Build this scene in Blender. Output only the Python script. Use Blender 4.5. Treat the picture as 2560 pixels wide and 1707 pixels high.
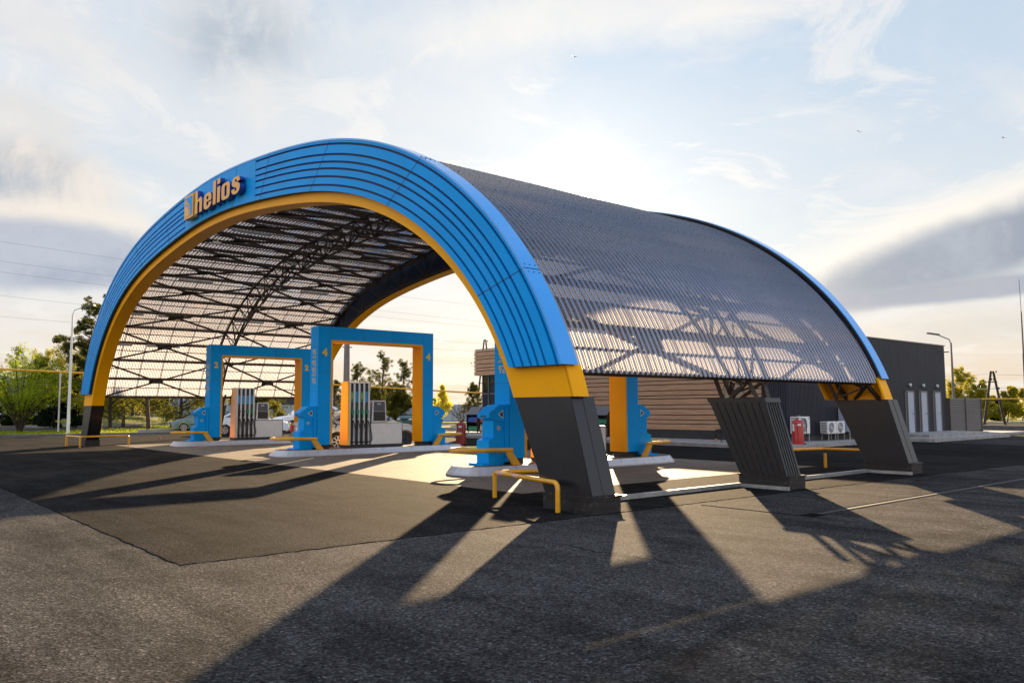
import bpy, bmesh, math, random
import numpy as np
from mathutils import Vector, Matrix
PI = math.pi
R = math.radians
for o in list(bpy.data.objects):
    bpy.data.objects.remove(o)
C = bpy.context.scene.collection
scn = bpy.context.scene

# ------------------------------------------------------------------ camera
cam_d = bpy.data.cameras.new('camera')
cam_d.sensor_width = 36.0
cam_d.lens = 28.262
cam_d.clip_start = 0.1
cam_d.clip_end = 6000
cam = bpy.data.objects.new('camera', cam_d)
C.objects.link(cam)
cam.matrix_world = Matrix(((0.648461, 0.065399, 0.758434, 25.35),
                           (0.76124, -0.051003, -0.646462, -9.0),
                           (-0.003596, 0.996555, -0.082858, 1.65),
                           (0, 0, 0, 1)))
scn.camera = cam

# ------------------------------------------------------------------ exposure
scn.view_settings.view_transform = 'Standard'
scn.view_settings.look = 'None'
scn.view_settings.gamma = 1.0
EXPO = 1.8
scn.view_settings.exposure = EXPO
scn.cycles.max_bounces = 10
scn.cycles.diffuse_bounces = 3
scn.cycles.glossy_bounces = 3
scn.cycles.transmission_bounces = 6
scn.cycles.transparent_max_bounces = 16
scn.cycles.use_denoising = True
scn.cycles.sample_clamp_indirect = 6.0
scn.cycles.caustics_reflective = False
scn.cycles.caustics_refractive = False

# ------------------------------------------------------------------ sun
SUN = Vector((-0.6737, 0.6930, 0.2612)).normalized()      # towards the sun
sd = bpy.data.lights.new('sun', 'SUN')
sd.energy = 5.0
sd.angle = R(0.55)
sd.color = (1.0, 0.72, 0.42)
sun = bpy.data.objects.new('sun', sd)
C.objects.link(sun)
sun.rotation_euler = SUN.to_track_quat('Z', 'Y').to_euler()
sun.location = (-60, 60, 40)

# ------------------------------------------------------------------ node helper
class N:
    def __init__(s, tree):
        s.t = tree
        s.n = tree.nodes
        s.l = tree.links
    def new(s, typ, **kw):
        n = s.n.new(typ)
        for k, v in kw.items():
            setattr(n, k, v)
        return n
    def setin(s, node, key, v):
        if v is None:
            return
        if isinstance(v, bpy.types.NodeSocket):
            s.l.new(v, node.inputs[key])
        else:
            node.inputs[key].default_value = v
    def math(s, op, a, b=None, c=None, clamp=False):
        n = s.new('ShaderNodeMath', operation=op, use_clamp=clamp)
        s.setin(n, 0, a)
        s.setin(n, 1, b)
        s.setin(n, 2, c)
        return n.outputs[0]
    def vmath(s, op, a, b=None):
        n = s.new('ShaderNodeVectorMath', operation=op)
        s.setin(n, 0, a)
        s.setin(n, 1, b)
        return n.outputs[1] if op in ('DOT_PRODUCT', 'LENGTH') else n.outputs[0]
    def mix(s, f, a, b, bt='MIX'):
        n = s.new('ShaderNodeMix', data_type='RGBA', blend_type=bt)
        n.clamp_factor = True
        s.setin(n, 0, f)
        for i, v in ((6, a), (7, b)):
            if isinstance(v, (tuple, list)) and len(v) == 3:
                v = (*v, 1)
            s.setin(n, i, v)
        return n.outputs[2]
    def noise(s, vec, scale, detail=4, rough=0.55, dist=0.0, dim='3D'):
        n = s.new('ShaderNodeTexNoise', noise_dimensions=dim)
        s.setin(n, 'Vector', vec)
        n.inputs['Scale'].default_value = scale
        n.inputs['Detail'].default_value = detail
        n.inputs['Roughness'].default_value = rough
        n.inputs['Distortion'].default_value = dist
        return n.outputs[0]
    def ramp(s, f, stops, interp='EASE'):
        n = s.new('ShaderNodeValToRGB')
        n.color_ramp.interpolation = interp
        e = n.color_ramp.elements
        while len(e) < len(stops):
            e.new(0.5)
        for i, (p, c) in enumerate(stops):
            e[i].position = p
            e[i].color = (*c, 1) if isinstance(c, (tuple, list)) else (c, c, c, 1)
        s.setin(n, 0, f)
        return n.outputs[0]
    def smooth(s, v, lo, hi, a=0.0, b=1.0):
        n = s.new('ShaderNodeMapRange', interpolation_type='SMOOTHSTEP')
        s.setin(n, 0, v)
        n.inputs[1].default_value = lo
        n.inputs[2].default_value = hi
        n.inputs[3].default_value = a
        n.inputs[4].default_value = b
        return n.outputs[0]

# ------------------------------------------------------------------ world: sky with clouds
def build_world():
    w = bpy.data.worlds.new('World')
    scn.world = w
    w.use_nodes = True
    t = N(w.node_tree)
    t.n.clear()
    out = t.new('ShaderNodeOutputWorld')
    sky = t.new('ShaderNodeTexSky', sky_type='NISHITA')
    sky.sun_disc = False
    sky.sun_elevation = math.asin(SUN.z)
    sky.sun_rotation = math.atan2(SUN.x, SUN.y)
    sky.dust_density = 2.0
    b1 = t.new('ShaderNodeBackground')
    t.l.new(t.mix(1.0, sky.outputs[0], (.030, .032, .036), 'MULTIPLY'), b1.inputs[0])
    b1.inputs[1].default_value = 0.05
    tc = t.new('ShaderNodeTexCoord')
    d = tc.outputs['Generated']
    sep = t.new('ShaderNodeSeparateXYZ')
    t.l.new(d, sep.inputs[0])
    z = t.math('MAXIMUM', sep.outputs[2], 0.0)
    sdot = t.vmath('DOT_PRODUCT', d, tuple(SUN))
    sp = t.math('MAXIMUM', sdot, 0.0)
    # elevation gradient
    base = t.ramp(z, [(0.0, (.78, .63, .47)), (0.07, (.80, .72, .62)), (0.16, (.72, .77, .80)), (0.42, (.50, .63, .78)), (1.0, (.22, .36, .60))], 'LINEAR')
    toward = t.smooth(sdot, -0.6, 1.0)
    base = t.mix(toward, t.mix(1.0, base, (2.2, 1.95, 1.90), 'MULTIPLY'), base)  # added fill: sky away from the sun brightened and warmed to lift shaded fronts
    # thin high cloud veil
    zz = t.math('ADD', z, 0.12)
    pc = t.new('ShaderNodeCombineXYZ')
    t.l.new(t.math('DIVIDE', sep.outputs[0], zz), pc.inputs[0])
    t.l.new(t.math('DIVIDE', sep.outputs[1], zz), pc.inputs[1])
    p = pc.outputs[0]
    veil = t.noise(p, 0.9, 8, 0.62, 0.6)
    veil = t.smooth(veil, 0.40, 0.66)
    base = t.mix(t.math('MULTIPLY', veil, 0.60), base, (.84, .83, .82))
    n2 = t.noise(d, 3.2, 9, 0.58, 0.35)
    n3 = t.noise(d, 11.0, 9, 0.66, 0.5)
    def blob(dirv, r0, r1, amp=0.0, sq=None):
        v = Vector(dirv).normalized()
        if sq:
            u = Vector((0, 0, 1)) - v * v.z
            u.normalize()
            s_ = v.cross(u)
            ax = s_ * math.cos(sq[2]) + u * math.sin(sq[2])
            ay = -s_ * math.sin(sq[2]) + u * math.cos(sq[2])
            a = t.vmath('DOT_PRODUCT', d, tuple(ax / sq[0]))
            b = t.vmath('DOT_PRODUCT', d, tuple(ay / sq[1]))
            a = t.math('POWER', t.math('ABSOLUTE', a), 2.0)
            b = t.math('POWER', t.math('ABSOLUTE', b), 2.0)
            dist = t.math('SQRT', t.math('ADD', a, b))
            front = t.math('GREATER_THAN', t.vmath('DOT_PRODUCT', d, tuple(v)), 0.0)
        else:
            dist = t.vmath('LENGTH', t.vmath('SUBTRACT', d, tuple(v)))
            front = 1.0
        nn = t.math('ADD', t.math('SUBTRACT', n2, 0.5), t.math('MULTIPLY', t.math('SUBTRACT', n3, 0.5), 0.75))
        dist = t.math('ADD', dist, t.math('MULTIPLY', nn, amp))
        m = t.smooth(dist, r0, r1, 1.0, 0.0)
        return t.math('MULTIPLY', m, front)
    n4 = t.math('ADD', t.math('MULTIPLY', n2, .6), t.math('MULTIPLY', n3, .4))
    def cloud(base, m, light, dark, lo=0.40, hi=0.60, k=1.0):
        body = t.mix(t.smooth(n4, lo, hi), light, dark)
        return t.mix(t.math('MULTIPLY', m, k), base, body)
    # broken mid-level cloud with bright edges
    brk = t.noise(p, 2.3, 10, 0.68, 0.9)
    base = t.mix(t.math('MULTIPLY', t.smooth(brk, .50, .62), .55), base, (.90, .87, .83))
    base = t.mix(t.math('MULTIPLY', t.smooth(brk, .62, .78), .40), base, (.66, .69, .74))
    col = base
    for (dv, r0, r1, amp, sq, li, da, k) in CLOUDS:
        col = cloud(col, blob(dv, r0, r1, amp, sq), li, da, k=k)
    # glow round the sun
    g1 = t.math('POWER', sp, 22.0)
    g2 = t.math('POWER', sp, 120.0)
    g3 = t.math('POWER', sp, 1500.0)
    g4 = t.math('POWER', sp, 9000.0)
    glow = t.math('ADD', t.math('MULTIPLY', g1, 0.045), t.math('MULTIPLY', g2, 0.07))
    glow = t.math('ADD', glow, t.math('MULTIPLY', g3, 2.6))
    glow = t.math('ADD', glow, t.math('MULTIPLY', g4, 8.0))
    disc = t.smooth(sdot, math.cos(R(.50)), math.cos(R(.30)))
    glow = t.math('ADD', glow, t.math('MULTIPLY', disc, 25.0))
    gc = t.mix(1.0, (1.0, .93, .80), glow, 'MULTIPLY')
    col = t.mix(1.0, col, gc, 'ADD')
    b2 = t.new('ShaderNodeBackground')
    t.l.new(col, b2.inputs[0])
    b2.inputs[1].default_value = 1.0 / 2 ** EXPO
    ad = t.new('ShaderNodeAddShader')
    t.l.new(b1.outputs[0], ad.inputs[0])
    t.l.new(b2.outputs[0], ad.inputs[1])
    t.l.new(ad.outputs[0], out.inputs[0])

def dirpx(x, y):
    """a direction of the sky, from the photograph's own pixel grid (2560 wide), turned into a world vector once"""
    f = 2009.7
    v = Vector(((x - 1280) / f, (853.5 - y) / f, -1.0))
    return (cam.matrix_world.to_3x3() @ v).normalized()
DK = (.36, .42, .52)
LT = (.86, .82, .78)
CLOUDS = [
    # direction, inner, outer, noise, (half width, half height, tilt), light, dark, strength
    (dirpx(2450, 578), 0.45, 1.1, 0.7, (0.345, 0.057, 0.24), (1.0, .93, .82), (1.0, .93, .82), .8),
    (dirpx(2500, 606), 0.50, 1.05, 0.75, (0.30, 0.047, 0.22), (.47, .51, .57), (.30, .345, .43), .97),
    (dirpx(2420, 725), 0.5, 1.0, 0.7, (0.24, 0.017, 0.05), (.48, .48, .53), (.36, .39, .48), .9),
    (dirpx(2350, 830), 0.5, 1.1, 0.9, (0.22, 0.020, 0.03), (.92, .80, .64), (.70, .66, .62), .55),
    (dirpx(600, 90), 0.3, 1.1, 1.3, (0.11, 0.09, 0.2), (.80, .80, .79), (.40, .47, .55), .8),
    (dirpx(640, 250), 0.3, 1.1, 1.2, (0.07, 0.06, 0.2), (.86, .84, .80), (.74, .76, .78), .7),
    (dirpx(90, 70), 0.3, 1.1, 1.2, (0.13, 0.04, -.3), (.84, .82, .79), (.74, .74, .76), .7),
    (dirpx(40, 330), 0.5, 1.1, 0.9, (0.075, 0.055, 0.0), (.86, .80, .74), (.70, .70, .70), .75),
    (dirpx(60, 470), 0.5, 1.05, 1.1, (0.10, 0.060, 0.0), (.88, .80, .72), (.38, .44, .52), .92),
    (dirpx(90, 560), 0.4, 1.0, 1.0, (0.17, 0.035, 0.0), (.92, .84, .74), (.84, .76, .68), .8),
    (dirpx(110, 640), 0.55, 1.0, 0.9, (0.155, 0.045, 0.0), (.50, .54, .62), (.30, .35, .47), .95),
    (dirpx(1560, 30), 0.3, 1.1, 1.0, (0.30, 0.05, 0.05), (.90, .87, .82), (.84, .82, .80), .7),
    (dirpx(1180, 690), 0.3, 1.1, 0.8, (0.06, 0.03, 0.0), (.80, .76, .72), (.58, .60, .64), .6),
]
build_world()

# ------------------------------------------------------------------ materials
def mat(name):
    m = bpy.data.materials.new(name)
    m.use_nodes = True
    t = N(m.node_tree)
    t.n.clear()
    out = t.new('ShaderNodeOutputMaterial')
    return m, t, out

def pbr(name, col, rough=0.5, metal=0.0, var=0.06, vscale=3.0, bump=0.0, bscale=60.0, coat=0.0, spec=None, dirt=0.0):
    m, t, out = mat(name)
    b = t.new('ShaderNodeBsdfPrincipled')
    tc = t.new('ShaderNodeTexCoord')
    P = tc.outputs['Object']
    n = t.noise(P, vscale, 6, 0.6)
    f = t.smooth(n, 0.3, 0.7)
    c = t.mix(f, tuple(max(0, x * (1 - var)) for x in col), tuple(x * (1 + var) for x in col))
    if dirt:
        n2 = t.noise(P, vscale * 3.1, 8, 0.7, 0.4)
        c = t.mix(t.math('MULTIPLY', t.smooth(n2, 0.52, 0.72), dirt), c, (.16, .14, .12))
    t.l.new(c, b.inputs['Base Color'])
    r = t.math('ADD', rough - 0.05, t.math('MULTIPLY', n, 0.1))
    t.l.new(r, b.inputs['Roughness'])
    b.inputs['Metallic'].default_value = metal
    if coat:
        b.inputs['Coat Weight'].default_value = coat
        b.inputs['Coat Roughness'].default_value = 0.06
    if spec is not None:
        b.inputs['Specular IOR Level'].default_value = spec
    if bump:
        bn = t.noise(P, bscale, 5, 0.6)
        bp = t.new('ShaderNodeBump')
        bp.inputs['Strength'].default_value = bump
        bp.inputs['Distance'].default_value = 0.01
        t.l.new(bn, bp.inputs['Height'])
        t.l.new(bp.outputs[0], b.inputs['Normal'])
    t.l.new(b.outputs[0], out.inputs[0])
    return m

M = {}
M['blue'] = pbr('blue_composite_panel', (.0, .33, .84), .42, 0, .06, .7, spec=.10, dirt=.10)
M['flange'] = pbr('blue_flange', (.0, .33, .90), .28, 0, .04, .7, coat=.6)
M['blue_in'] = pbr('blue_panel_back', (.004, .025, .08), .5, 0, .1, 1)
M['groove'] = pbr('panel_groove', (.004, .02, .09), .6)
M['yellow'] = pbr('yellow_panel', (.98, .43, .0), .42, 0, .04, .8, spec=.12, dirt=.10)
M['orange'] = pbr('orange_panel', (.88, .36, .0), .40, 0, .05, .8, spec=.15)
M['guard'] = pbr('guard_paint', (.74, .36, .008), .32, 0, .12, 4, coat=.3, dirt=.25)
M['pier'] = pbr('pier_cladding', (.008, .009, .014), .42, .1, .2, 1.2, coat=.10, dirt=.06)
M['pedestal'] = pbr('pedestal_paint', (.012, .011, .011), .5, .1, .2, 3, dirt=.5)
M['steel'] = pbr('brown_primer_steel', (.050, .034, .024), .55, .0, .2, 2)
M['galv'] = pbr('galvanised', (.42, .44, .45), .38, .8, .15, 6, dirt=.2)
M['alu'] = pbr('brushed_aluminium', (.55, .57, .62), .32, .35, .06, 2, dirt=.35)
M['white'] = pbr('white_powder_coat', (.74, .73, .71), .4, 0, .04, 3, bump=.05, dirt=.06)
M['white_gloss'] = pbr('white_enamel', (.80, .80, .80), .22, 0, .03, 3, coat=.4)
M['black'] = pbr('black_plastic', (.012, .012, .013), .45, 0, .2, 5)
M['rubber'] = pbr('rubber', (.016, .016, .016), .6, 0, .2, 8)
M['green'] = pbr('green_plastic', (.004, .20, .09), .4)
M['cyan'] = pbr('blue_label', (.01, .30, .62), .45)
M['greenlab'] = pbr('green_label', (.02, .25, .08), .45)
M['yel_text'] = pbr('yellow_lettering', (.90, .52, .02), .5)
M['lime_text'] = pbr('lime_lettering', (.62, .75, .03), .5)
M['teal_line'] = pbr('teal_underline', (.01, .42, .34), .5)
M['sign_or'] = pbr('sign_orange', (.88, .40, .018), .4, 0, .04, 1)
M['sign_side'] = pbr('sign_return_blue', (.008, .05, .30), .45)
M['screen'] = pbr('display_dark', (.05, .06, .085), .25)
M['lcd'] = pbr('lcd_pane', (.30, .38, .44), .3)
M['tube'] = pbr('tube_housing', (.55, .55, .56), .4)
M['red'] = pbr('extinguisher_red', (.42, .006, .008), .3, 0, .06, 2, coat=.3)
M['red2'] = pbr('faded_extinguisher_red', (.26, .015, .012), .4, 0, .1, 2)
M['redstick'] = pbr('red_sticker', (.55, .02, .03), .5)
M['paper'] = pbr('white_sticker', (.75, .75, .75), .5)
M['concrete_kerb'] = pbr('kerb_concrete', (.30, .29, .28), .85, 0, .2, 3, bump=.4, bscale=30, dirt=.4)
M['dark_kerb'] = pbr('dark_kerb', (.12, .12, .12), .85, 0, .2, 3, bump=.3, bscale=30)
M['dwall'] = pbr('dark_ribbed_metal', (.026, .033, .050), .42, .3, .1, .6)
M['dfence'] = pbr('brown_louvre', (.085, .075, .07), .5, .2, .15, 1)
M['plinth'] = pbr('dark_plinth', (.030, .030, .032), .7, 0, .2, 2)
M['door'] = pbr('white_door', (.34, .39, .48), .4, 0, .03, 2)
M['frame'] = pbr('door_frame', (.10, .10, .11), .5)
M['bark'] = pbr('bark', (.045, .032, .024), .9, 0, .35, 6, bump=.6, bscale=14)
M['pinebark'] = pbr('pine_bark', (.075, .045, .030), .9, 0, .35, 6, bump=.6, bscale=14)
M['conc_pole'] = pbr('concrete_pole', (.17, .15, .15), .8, 0, .1, 2)
M['wire'] = pbr('cable', (.03, .028, .028), .6)
M['silver_car'] = pbr('silver_car_paint', (.30, .29, .28), .3, .6, .03, 1, coat=.8)
M['green_car'] = pbr('pale_green_car_paint', (.10, .17, .17), .32, .2, .03, 1, coat=.7)
M['white_car'] = pbr('white_car_paint', (.75, .76, .78), .3, 0, .02, 1, coat=.8)
M['teal_car'] = pbr('teal_car_paint', (.02, .09, .11), .3, .4, .03, 1, coat=.8)
M['red_car'] = pbr('red_car_paint', (.40, .03, .03), .3, .2, .03, 1, coat=.8)
M['trim'] = pbr('car_trim', (.02, .02, .022), .5)
M['rim'] = pbr('alloy_rim', (.62, .60, .56), .3, .7, .05, 3)
M['rim_dark'] = pbr('steel_rim', (.05, .05, .05), .45, .5)
M['lamp_red'] = pbr('tail_lamp', (.55, .01, .01), .2, 0, .05, 5, coat=.8)
M['lamp_clear'] = pbr('head_lamp', (.55, .58, .60), .12, .2, .05, 5, coat=.8)
M['plate'] = pbr('plate', (.72, .71, .66), .5)
M['bottle_blue'] = pbr('blue_bottle', (.02, .10, .42), .25)
M['bottle_violet'] = pbr('violet_bottle', (.18, .06, .24), .25)
M['bottle_red'] = pbr('red_bottle', (.50, .05, .03), .25)
M['bottle_green'] = pbr('green_bottle', (.02, .24, .12), .25)
M['bottle_white'] = pbr('pale_pack', (.55, .50, .38), .5)
M['skin_tone'] = pbr('skin', (.42, .24, .17), .55)
M['denim'] = pbr('dark_blue_cloth', (.03, .035, .12), .85)
M['dcloth'] = pbr('dark_cloth', (.02, .018, .02), .85)
M['lid'] = pbr('display_lid', (.10, .095, .11), .4)
M['bluesign'] = pbr('sign_blue', (.01, .10, .45), .4)

def glass(name, tint, tr=.6, rough=.03):
    m, t, out = mat(name)
    g = t.new('ShaderNodeBsdfGlossy')
    g.inputs['Roughness'].default_value = rough
    g.inputs['Color'].default_value = (.95, .95, .95, 1)
    tp = t.new('ShaderNodeBsdfTransparent')
    tp.inputs[0].default_value = (*tint, 1)
    fr = t.new('ShaderNodeFresnel')
    fr.inputs[0].default_value = 1.6
    f = t.math('ADD', t.math('MULTIPLY', fr.outputs[0], .9), .06, clamp=True)
    mx = t.new('ShaderNodeMixShader')
    t.l.new(f, mx.inputs[0])
    t.l.new(tp.outputs[0], mx.inputs[1])
    t.l.new(g.outputs[0], mx.inputs[2])
    t.l.new(mx.outputs[0], out.inputs[0])
    return m
M['car_glass'] = glass('car_glass', (.18, .22, .24))
M['shop_glass'] = glass('shop_glass', (.55, .62, .58))
M['shop_glass_dark'] = glass('shop_glass_dark', (.10, .07, .06))

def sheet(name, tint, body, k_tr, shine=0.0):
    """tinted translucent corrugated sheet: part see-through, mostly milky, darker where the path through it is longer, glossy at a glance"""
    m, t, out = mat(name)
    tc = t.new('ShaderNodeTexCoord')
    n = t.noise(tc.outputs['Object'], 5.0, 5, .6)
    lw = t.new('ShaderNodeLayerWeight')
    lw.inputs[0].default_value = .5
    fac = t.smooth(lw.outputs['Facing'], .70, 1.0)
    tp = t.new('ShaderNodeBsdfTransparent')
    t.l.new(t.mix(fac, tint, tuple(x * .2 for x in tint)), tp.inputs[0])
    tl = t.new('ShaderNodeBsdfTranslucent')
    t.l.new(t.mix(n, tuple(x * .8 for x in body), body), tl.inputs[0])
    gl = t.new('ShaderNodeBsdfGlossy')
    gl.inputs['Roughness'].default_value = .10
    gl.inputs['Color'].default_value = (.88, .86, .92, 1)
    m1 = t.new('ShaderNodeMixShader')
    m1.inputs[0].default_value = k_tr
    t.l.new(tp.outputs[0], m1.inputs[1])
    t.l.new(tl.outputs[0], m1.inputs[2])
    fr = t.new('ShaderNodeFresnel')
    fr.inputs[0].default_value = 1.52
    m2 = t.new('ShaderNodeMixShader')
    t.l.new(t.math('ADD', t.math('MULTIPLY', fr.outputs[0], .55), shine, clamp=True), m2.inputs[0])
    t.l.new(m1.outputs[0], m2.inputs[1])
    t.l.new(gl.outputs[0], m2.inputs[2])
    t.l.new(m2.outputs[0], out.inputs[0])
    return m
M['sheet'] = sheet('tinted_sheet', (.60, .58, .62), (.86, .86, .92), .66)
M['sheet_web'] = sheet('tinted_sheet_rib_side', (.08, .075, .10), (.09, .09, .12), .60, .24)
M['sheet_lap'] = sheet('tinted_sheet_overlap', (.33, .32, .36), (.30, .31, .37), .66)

def foliage(name, c1, c2, trans=.45):
    m, t, out = mat(name)
    tc = t.new('ShaderNodeTexCoord')
    n = t.noise(tc.outputs['Object'], .9, 4, .6)
    n2 = t.noise(tc.outputs['Object'], 12, 2, .6)
    f = t.smooth(t.math('ADD', t.math('MULTIPLY', n, .6), t.math('MULTIPLY', n2, .4)), .35, .65)
    c = t.mix(f, c1, c2)
    d = t.new('ShaderNodeBsdfDiffuse')
    t.l.new(c, d.inputs[0])
    tr = t.new('ShaderNodeBsdfTranslucent')
    t.l.new(t.mix(.6, c, tuple(min(1, x * 2.2) for x in c2)), tr.inputs[0])
    mx = t.new('ShaderNodeMixShader')
    mx.inputs[0].default_value = trans
    t.l.new(d.outputs[0], mx.inputs[1])
    t.l.new(tr.outputs[0], mx.inputs[2])
    t.l.new(mx.outputs[0], out.inputs[0])
    return m
M['pine'] = foliage('pine_needles', (.04, .05, .016), (.11, .11, .03), .35)
M['spruce'] = foliage('spruce_needles', (.008, .018, .010), (.020, .032, .014), .12)
M['spring'] = foliage('spring_leaves', (.14, .145, .012), (.31, .28, .03), .45)
M['bushleaf'] = foliage('bush_leaves', (.13, .19, .012), (.27, .32, .02), .5)
M['gold'] = foliage('golden_leaves', (.42, .30, .02), (.62, .46, .05), .5)
M['olive'] = foliage('olive_leaves', (.07, .085, .014), (.16, .15, .03), .4)
M['twig'] = foliage('bare_twigs', (.12, .075, .04), (.24, .15, .07), .2)
M['grassblade'] = foliage('grass_blades', (.07, .12, .008), (.19, .22, .015), .4)

def ground_mat(name, kind):
    m, t, out = mat(name)
    b = t.new('ShaderNodeBsdfPrincipled')
    tc = t.new('ShaderNodeTexCoord')
    P = tc.outputs['Object']
    if kind in ('old', 'new', 'road'):
        big = t.noise(P, .16, 6, .6, .3)
        mid = t.noise(P, 1.3, 6, .65, .5)
        mp = t.new('ShaderNodeMapping')
        mp.inputs['Rotation'].default_value = (0, 0, .75)
        mp.inputs['Scale'].default_value = (.35, 2.6, 1)
        t.l.new(P, mp.inputs[0])
        streak = t.noise(mp.outputs[0], .8, 6, .62, .6)
        fine = t.noise(P, 24, 4, .8)
        ag = t.new('ShaderNodeTexVoronoi')
        t.l.new(P, ag.inputs['Vector'])
        ag.inputs['Scale'].default_value = 55
        lo, hi = {'old': ((.026, .0255, .0255), (.088, .083, .079)), 'new': ((.010, .010, .0102), (.034, .032, .031)),
                  'road': ((.05, .05, .05), (.10, .098, .095))}[kind]
        f = t.math('ADD', t.math('MULTIPLY', big, .35), t.math('ADD', t.math('MULTIPLY', mid, .3), t.math('MULTIPLY', streak, .35)))
        c = t.mix(t.smooth(f, .36, .64), lo, hi)
        # oil and tyre stains, pale worn areas, then the grain over all of it
        st = t.noise(P, .55, 5, .7, 1.2)
        c = t.mix(t.math('MULTIPLY', t.smooth(st, .57, .72), .55), c, (.010, .009, .009))
        pal = t.noise(P, .33, 7, .72, .8)
        c = t.mix(t.math('MULTIPLY', t.smooth(pal, .56, .78), .35), c, (.085, .080, .076))
        sc = t.ramp(ag.outputs['Color'], [(0, .22), (.5, .75), (.8, 1.35), (1, 3.2)], 'LINEAR')
        c = t.mix(.9, c, sc, 'MULTIPLY')
        c = t.mix(.8, c, t.ramp(fine, [(.3, .35), (.55, 1.0), (.75, 2.2)], 'LINEAR'), 'MULTIPLY')
        if kind != 'road':
            wv = t.vmath('ADD', P, t.vmath('MULTIPLY', t.noise(P, .8, 4, .6), (1.2, 1.2, 0)))
            vo = t.new('ShaderNodeTexVoronoi', feature='DISTANCE_TO_EDGE')
            t.l.new(wv, vo.inputs['Vector'])
            vo.inputs['Scale'].default_value = .16
            cr = t.smooth(vo.outputs['Distance'], .0008, .0035, 1.0, 0.0)
            cr = t.math('MULTIPLY', cr, t.smooth(t.noise(P, .22, 3, .5), .50, .60))
            c = t.mix(t.math('MULTIPLY', cr, .8), c, (.008, .007, .007))
            sx_ = t.new('ShaderNodeSeparateXYZ')
            t.l.new(P, sx_.inputs[0])
            flat_ = t.new('ShaderNodeCombineXYZ')
            t.l.new(sx_.outputs[0], flat_.inputs[0])
            t.l.new(sx_.outputs[1], flat_.inputs[1])
            brk = t.smooth(t.noise(P, .9, 5, .7), .42, .62)
            for (cx_, cy_, rr_) in ((34, 14, 17.0), (34, 14, 15.4), (27, 30, 12.0), (27, 30, 10.5), (-4, -22, 19.0), (-4, -22, 17.4), (5, 24, 9.5), (5, 24, 8.0), (44, 2, 23.0), (44, 2, 21.5), (2, -30, 24.6)):
                dd_ = t.vmath('LENGTH', t.vmath('SUBTRACT', flat_.outputs[0], (cx_, cy_, 0)))
                ring = t.smooth(t.math('ABSOLUTE', t.math('SUBTRACT', dd_, rr_)), .05, .14, 1.0, 0.0)
                c = t.mix(t.math('MULTIPLY', t.math('MULTIPLY', ring, brk), .38), c, (.006, .0055, .005))
        t.l.new(c, b.inputs['Base Color'])
        b.inputs['Roughness'].default_value = .9
        b.inputs['Specular IOR Level'].default_value = .015
        hgt = t.math('ADD', t.math('MULTIPLY', ag.outputs['Distance'], 1.0), t.math('MULTIPLY', fine, .8))
        bp = t.new('ShaderNodeBump')
        bp.inputs['Strength'].default_value = .6
        bp.inputs['Distance'].default_value = .008
        t.l.new(hgt, bp.inputs['Height'])
        bp2 = t.new('ShaderNodeBump')
        bp2.inputs['Strength'].default_value = .18
        bp2.inputs['Distance'].default_value = .03
        t.l.new(mid, bp2.inputs['Height'])
        t.l.new(bp.outputs[0], bp2.inputs['Normal'])
        t.l.new(bp2.outputs[0], b.inputs['Normal'])
    elif kind == 'pavers':
        br = t.new('ShaderNodeTexBrick')
        t.l.new(P, br.inputs['Vector'])
        br.inputs['Scale'].default_value = 1.0
        br.inputs['Brick Width'].default_value = .20
        br.inputs['Row Height'].default_value = .10
        br.inputs['Mortar Size'].default_value = .004
        br.inputs['Color1'].default_value = (.225, .19, .15, 1)
        br.inputs['Color2'].default_value = (.165, .142, .115, 1)
        br.inputs['Mortar'].default_value = (.12, .105, .09, 1)
        n = t.noise(P, .7, 7, .65, .5)
        c = t.mix(.8, br.outputs[0], t.ramp(n, [(.3, .70), (.7, 1.18)], 'LINEAR'), 'MULTIPLY')
        st = t.noise(P, 1.7, 6, .7, .9)
        c = t.mix(t.math('MULTIPLY', t.smooth(st, .58, .75), .4), c, (.10, .09, .08))
        t.l.new(c, b.inputs['Base Color'])
        b.inputs['Roughness'].default_value = .75
        b.inputs['Specular IOR Level'].default_value = .08
        bp = t.new('ShaderNodeBump')
        bp.inputs['Strength'].default_value = .5
        bp.inputs['Distance'].default_value = .01
        t.l.new(t.math('ADD', t.math('MULTIPLY', br.outputs[1], -.6), t.math('MULTIPLY', t.noise(P, 40, 3, .6), .4)), bp.inputs['Height'])
        t.l.new(bp.outputs[0], b.inputs['Normal'])
    elif kind == 'grass':
        n = t.noise(P, .35, 7, .65, .5)
        n2 = t.noise(P, 7, 6, .7)
        c = t.mix(t.smooth(n, .38, .62), (.10, .15, .012), (.11, .085, .05))
        c = t.mix(t.smooth(n2, .35, .68), c, (.21, .24, .02))
        t.l.new(c, b.inputs['Base Color'])
        b.inputs['Roughness'].default_value = .95
        bp = t.new('ShaderNodeBump')
        bp.inputs['Strength'].default_value = 1
        bp.inputs['Distance'].default_value = .08
        t.l.new(n2, bp.inputs['Height'])
        t.l.new(bp.outputs[0], b.inputs['Normal'])
    t.l.new(b.outputs[0], out.inputs[0])
    return m
M['asphalt_old'] = ground_mat('weathered_asphalt', 'old')
M['asphalt_new'] = ground_mat('newer_asphalt', 'new')
M['road'] = ground_mat('service_road_asphalt', 'road')
M['pavers'] = ground_mat('concrete_pavers', 'pavers')
M['grass'] = ground_mat('rough_grass', 'grass')

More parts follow.
